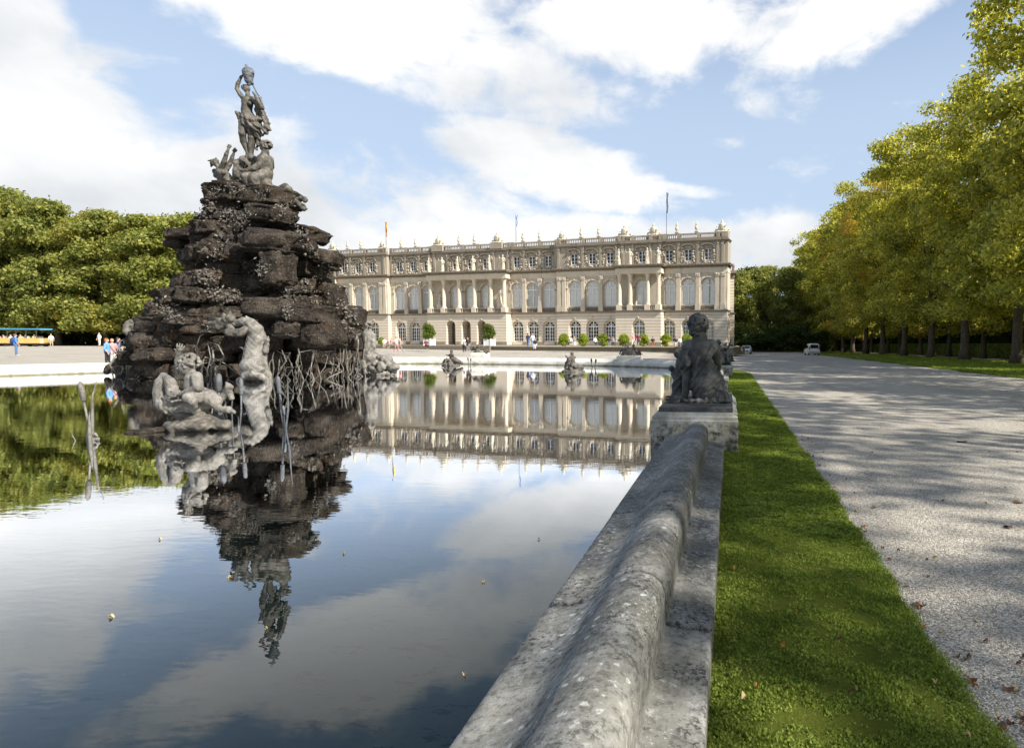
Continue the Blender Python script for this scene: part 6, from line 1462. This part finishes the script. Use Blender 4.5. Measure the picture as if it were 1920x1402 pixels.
# vehicles
car_white, car_silver = mat('van_paint', lambda g: pb(g, (.62, .63, .63), .28, spec=.5)), mat('car_paint', lambda g: pb(g, (.42, .47, .52), .25, metal=.4, spec=.5))
tyre, lamp_r, lamp_w, plate = plain('rubber', (.02, .02, .02), .8), plain('tail_lamp', (.30, .02, .02), .3), plain('head_lamp', (.7, .72, .75), .2), plain('number_plate', (.7, .7, .68))
blk = mat('car_glass', lambda g: pb(g, (.015, .018, .02), .05, spec=.7))
def vehicle(name, label, cat, loc, rz, Lx, W_, Hb, Hr, side, m, van):
    """side: roofline profile (y, z) front to rear; body lofted across the width with tumblehome"""
    t = empty(name, loc, rz, label, cat); mb = MB(); xs = (-1, -.93, -.6, 0, .6, .93, 1); V = []; n = len(side)
    low = [(y, .28) for y, z in side]
    def sec(y, z, x): k = max(0, (z - Hb) / (Hr - Hb)) if z > Hb else 0; return x * W_ / 2 * (1 - .16 * k) * (1 if abs(x) < .98 else 1)
    for y, z in side:
        for x in xs:
            zz = z - (.10 if abs(x) == 1 else .02 if abs(x) > .9 else 0); V.append((sec(y, z, x), y, zz))
    F_ = [(i * 7 + k, i * 7 + k + 1, (i + 1) * 7 + k + 1, (i + 1) * 7 + k) for i in range(n - 1) for k in range(6)]
    o = len(V)
    for y, z in side:
        for x in (-1, 1): V.append((x * W_ / 2, y, min(Hb, z - .1))); V.append((x * W_ / 2 * .97, y, .28))
    for i in range(n - 1):
        for j, k in ((0, 0), (1, 6)):
            a, b = i * 7 + k, (i + 1) * 7 + k; c, d = o + i * 4 + j * 2, o + (i + 1) * 4 + j * 2
            F_ += [(a, b, d, c), (c, d, d + 1, c + 1)]
    for i in (0, n - 1):
        F_.append(tuple([i * 7 + k for k in range(7)] + [o + i * 4 + 2, o + i * 4 + 3, o + i * 4 + 1, o + i * 4]))
    F_.append((o + 1, o + 3, o + (n - 1) * 4 + 3, o + (n - 1) * 4 + 1))
    mb.add(V, F_); mb.build('body', m, t)
    for y in (side[0][0] * .66, side[-1][0] * .66):
        for x in (-1, 1):
            w = MB(); w.tube([(x * (W_ / 2 - .2), y, .32), (x * (W_ / 2 + .01), y, .32)], .32, 18); wo = w.build('wheel', tyre, t); h_ = MB(); h_.tube([(x * (W_ / 2), y, .32), (x * (W_ / 2 + .02), y, .32)], .19, 12); h_.build('rim', lamp_w, wo)
    return t
# white van seen from behind
p = atz(1525, 666, 0); v = vehicle('parked_van', 'white boxy van seen from behind, parked at the avenue edge', 'van', (p.x, p.y + 2.0, 0), R(4), 4.1, 1.72, 1.0, 1.82, [(2.05, .62), (2.0, .85), (1.2, 1.0), (.75, 1.05), (.1, 1.72), (-.2, 1.80), (-1.6, 1.82), (-1.9, 1.74), (-2.0, 1.0), (-2.03, .45)], car_white, True)
MB().add([(-.66, -2.02, 1.08), (.66, -2.02, 1.08), (.58, -1.97, 1.62), (-.58, -1.97, 1.62), (-.66, -1.98, 1.08), (.66, -1.98, 1.08), (.58, -1.93, 1.62), (-.58, -1.93, 1.62)], [(0, 1, 2, 3), (4, 7, 6, 5), (0, 4, 5, 1), (3, 2, 6, 7)]).build('rear_window', blk, v)
for x in (-1, 1):
    MB().box(x * .78 - .07, x * .78 + .07, -2.06, -1.98, .85, 1.35).build('tail_lamp', lamp_r, v); MB().box(x * .875 - .004, x * .875 + .012, -1.2, .35, 1.08, 1.55).build('side_window', blk, v)
    MB().box(x * .98 - .1, x * .98 + .1, .72, .85, 1.02, 1.18).build('mirror', tyre, v)
MB().box(-.8, .8, -2.12, -2.0, .36, .58).build('bumper', plain('bumper', (.30, .30, .30)), v); MB().box(-.26, .26, -2.05, -2.02, .72, .84).build('number_plate', plate, v)
# silver car seen from the front
p = atz(1397.5, 662.4, 0); v = vehicle('parked_car', 'silver-blue car facing the viewer beside the palace corner', 'car', (p.x, p.y - 6, 0), PI + R(-6), 4.3, 1.78, .92, 1.46, [(2.15, .55), (2.08, .74), (1.3, .88), (.85, .95), (.15, 1.38), (-.4, 1.46), (-1.2, 1.42), (-1.75, 1.05), (-2.1, .95), (-2.15, .5)], car_silver, False)
MB().add([(-.66, .90, .97), (.66, .90, .97), (.56, .20, 1.38), (-.56, .20, 1.38), (-.66, .86, .95), (.66, .86, .95), (.56, .16, 1.36), (-.56, .16, 1.36)], [(3, 2, 1, 0), (5, 6, 7, 4), (0, 1, 5, 4), (3, 7, 6, 2)]).build('windscreen', blk, v)
for x in (-1, 1):
    MB().box(x * .66 - .18, x * .66 + .18, 2.06, 2.17, .60, .74).build('headlight', lamp_w, v); MB().box(x * .985 - .09, x * .985 + .09, .66, .78, .95, 1.08).build('mirror', car_silver, v)
MB().box(-.45, .45, 2.12, 2.18, .42, .62).build('grille', tyre, v); MB().box(-.26, .26, 2.17, 2.19, .36, .46).build('number_plate', plate, v)
# low pale market umbrella-like cover at the corner
p = atz(1381, 661, 0); t = empty('hay_bale_cover', (p.x, p.y - 8, 0), 0, 'low pale yellow cover standing between the palace corner and the silver car', 'cover')
MB().lathe([(.75, 0), (.8, .5), (.7, 1.0), (.45, 1.3), (.1, 1.42)], n=14).build('cover', plain('straw_cloth', (.55, .40, .18)), t)
# tourist train at the left
tr = at_depth(-20, 84, 0); x0, y0 = at_depth(88, 84, 1); dirv = Vector((x0 - tr[0], y0 - tr[1], 0)); az = math.atan2(dirv.y, dirv.x); Lg = dirv.length
t = empty('tourist_train', (tr[0], tr[1], .86), az, 'open tourist train with a light blue roof and yellow sides at the left edge', 'train')
bm_ = MB(); bm_.box(0, Lg, -.8, .8, 2.36, 2.46); bm_.box(-.05, Lg + .05, -.86, .86, 2.462, 2.54); bm_.build('roof', plain('blue_roof', (.10, .38, .62), .4), t)
for k in range(2):
    a, b = k * Lg / 2 + .15, (k + 1) * Lg / 2 - .15
    MB().box(a, b, -.78, -.72, .55, 1.25).build('side_panel', plain('yellow_panel', (.62, .42, .14), .5), t); MB().box(a, b, .72, .78, .55, 1.25).build('side_panel', MT['yellow_panel'], t); MB().box(a, b, -.75, .75, .42, .54).build('floor', MT['iron_rail'], t)
    for q in (.12, .5, .88): MB().box(a + (b - a) * q - .04, a + (b - a) * q + .04, -.77, -.71, 1.25, 2.36).build('roof_post', MT['iron_rail'], t)
    for q in (.2, .8):
        for s_ in (-.7, .7): MB().tube([(a + (b - a) * q, s_ - .06, .30), (a + (b - a) * q, s_ + .06, .30)], .3, 14).build('wheel', tyre, t)
    for q in (.2, .45, .7):
        MB().box(a + (b - a) * q, a + (b - a) * q + .1, -.7, .7, .54, 1.5).build('bench_back', MT['terrace_paving'], t)
Mt = Matrix.Translation((tr[0], tr[1], .86)) @ Matrix.Rotation(az, 4, 'Z')
for i, (f_, to, ha) in enumerate([(.30, 'maroon', 'dark'), (.43, 'pale', 'fair'), (.60, 'pale', 'grey'), (.68, 'grey', 'brown'), (.84, 'pink', 'fair')]):
    q_ = Mt @ Vector((Lg * f_, -.35, .42)); person(q_.x, q_.y, q_.z, az + PI / 2, 'sit', to, 'navy', ha, f'passenger in a {to} top sitting in the tourist train, {ul[i]} from the left', 'train passengers')
# bench and bollard on the right
p = atz(1908, 676, 0)
def bench(x, y, rz, lab):
    t = empty('park_bench', (x, y, 0), rz, lab, 'bench', 'grey benches by the hedge')
    for k in range(3): MB().box(-.8, .8, -.05 + .14 * k, .06 + .14 * k, .42, .45).build('seat_slat', plain('bench_wood', (.30, .29, .27)), t)
    for k in range(2): MB().box(-.8, .8, .42, .45, .58 + .16 * k, .69 + .16 * k).build('back_slat', MT['bench_wood'], t)
    for x_ in (-.65, .65):
        m = MB(); m.box(x_ - .03, x_ + .03, -.03, .03, 0, .42); m.box(x_ - .03, x_ + .03, .38, .42, 0, .86); m.box(x_ - .03, x_ + .03, .03, .38, .36, .42); m.build('leg', MT['iron_rail'], t)
bench(32.6, 61.5, PI / 2 + PI, 'pale grey bench at the hedge behind the rightmost trunk'); bench(32.8, 92, PI / 2 + PI, 'small pale bench at the hedge farther down the avenue, left of a trunk pair')
p = atz(1580, 665, 0); t = empty('bollard', (p.x, p.y, 0), 0, 'short grey bollard on the grass edge right of the white van', 'bollard'); MB().lathe([(.16, 0), (.16, .75), (.20, .78), (.18, .9), (.06, .98)], n=12).build('post', MT['terrace_stone'], t)
# fallen leaves
lm = [plain('leaf_orange', (.38, .15, .03), .6), plain('leaf_tan', (.48, .36, .16), .6), plain('leaf_brown', (.12, .055, .025), .6)]
def fallen(x, y, z, s, m, lab, k):
    mb = MB(); r = random.Random(k); n = 9; pts = []
    for i in range(n):
        a = 2 * PI * i / n; rad = s * (.55 + .45 * abs(math.cos(a * .5)) ** .6) * (1 + .18 * (i % 2)); pts.append((rad * math.cos(a), rad * .7 * math.sin(a), .012 * math.sin(a * 2 + k) + .006))
    mb.add([(0, 0, .004)] + pts, [(0, i + 1, (i + 1) % n + 1) for i in range(n)]); mb.tube([(-s * .4, 0, .004), (-s * 1.3, s * .2, .008)], .0012, 4)
    o = mb.build('fallen_leaf', m, None, loc=(x, y, z), rz=r.uniform(0, 6.28)); o.rotation_euler = (r.uniform(-.25, .25), r.uniform(-.25, .25), r.uniform(0, 6.28)); tag(o, lab, 'leaf', 'fallen leaves'); return o
FL = [(1396, 1306, 1, .022, 'round tan leaf on the lawn beside the wall, lowest large one'), (1418, 1287, 0, .013, 'small orange leaf just right of the round tan leaf'), (1467, 1208, 0, .016, 'orange leaf on the lawn, middle of the strip'), (1378, 1064, 0, .014, 'orange leaf at the wall foot, farther up the lawn'), (1754, 1277, 1, .016, 'pale narrow leaf on the lawn near its gravel edge'), (1814, 1378, 1, .013, 'pale leaf low on the lawn near the corner'),
      (1731, 1172, 0, .022, 'orange leaf on the lawn edge, lower one of the edge leaves'), (1676, 1094, 0, .022, 'bright orange leaf on the lawn edge'), (1668, 1048, 0, .02, 'orange leaf on gravel close to the edge'), (1613, 1000, 0, .026, 'reddish leaf on the lawn edge, upper one'), (1607, 957, 1, .03, 'tan leaf on the gravel by the upper lawn edge'), (1754, 1044, 1, .02, 'tan leaf alone on the gravel'),
      (1722, 1135, 2, .035, 'dark brown leaf clump on gravel at the lawn edge'), (1820, 1273, 2, .03, 'dark leaf on gravel near the right lawn edge'), (1888, 1290, 2, .03, 'dark reddish leaf low on the gravel'), (1875, 1363, 2, .035, 'brown leaf on the gravel at the bottom right'), (1910, 942, 2, .05, 'dark leaf at the right picture edge'), (1891, 988, 2, .045, 'dark leaf right of the middle gravel'), (1640, 951, 2, .035, 'small dark leaf at the upper gravel'), (1805, 828, 2, .10, 'dark twig-like leaf far up on the gravel')]
for i, (u, v, m, s_, lab) in enumerate(FL):
    on = v > 1180 and u < 1720 or (u, v) in ((1378, 1064), (1467, 1208), (1754, 1277), (1814, 1378)); q_ = atz(u, v, .05 if on else .008); fallen(q_.x, q_.y, q_.z, s_, lm[m], lab, i)

r = random.Random(77)
for i in range(70):
    y = 2.6 + 9 * r.random() ** 1.6; x = 1.16 + abs(r.gauss(0, .12)) + (r.random() < .35) * r.uniform(0, 3.5)
    fallen(x, y, .006, r.uniform(.009, .020), lm[r.choice((0, 1, 2, 2, 2))], 'small dry leaf scattered on the gravel along the lawn edge', 200 + i)['group'] = 'small dry leaves on the gravel'
for i in range(16):
    y = 2.4 + 7 * r.random() ** 1.4; fallen(r.uniform(0, 1.0), y, .045, r.uniform(.008, .013), lm[r.choice((0, 1, 2))], 'tiny dry leaf caught in the grass of the lawn strip', 300 + i)['group'] = 'tiny leaves in the lawn'

for i, (u, v, s_, lab) in enumerate([(208, 1156, .03, 'pale leaf floating alone on the dark water at left'), (430, 1082, .018, 'small pale leaf floating on the water below the mirrored statue tip'), (500, 1178, .012, 'tiny leaf floating beside the mirrored statue'), (870, 1264, .014, 'tiny leaf floating near the wall at the bottom'), (906, 1090, .02, 'pale leaf floating near the wall, upper one'), (645, 1037, .02, 'small leaf floating in the middle of the near water'), (300, 1010, .025, 'small leaf floating under the mirrored cloud'), (1010, 1010, .018, 'small leaf floating close to the wall')]):
    q_ = atz(u, v, WATER_Z + .004); o = fallen(q_.x, q_.y, q_.z, s_ * .6, lm[1], lab, 400 + i); o.rotation_euler = (0, 0, i); o['group'] = 'leaves floating on the water'
for o in list(COL.objects):
    if o.type == 'MESH' and len(o.data.polygons) == 0: bpy.data.objects.remove(o)
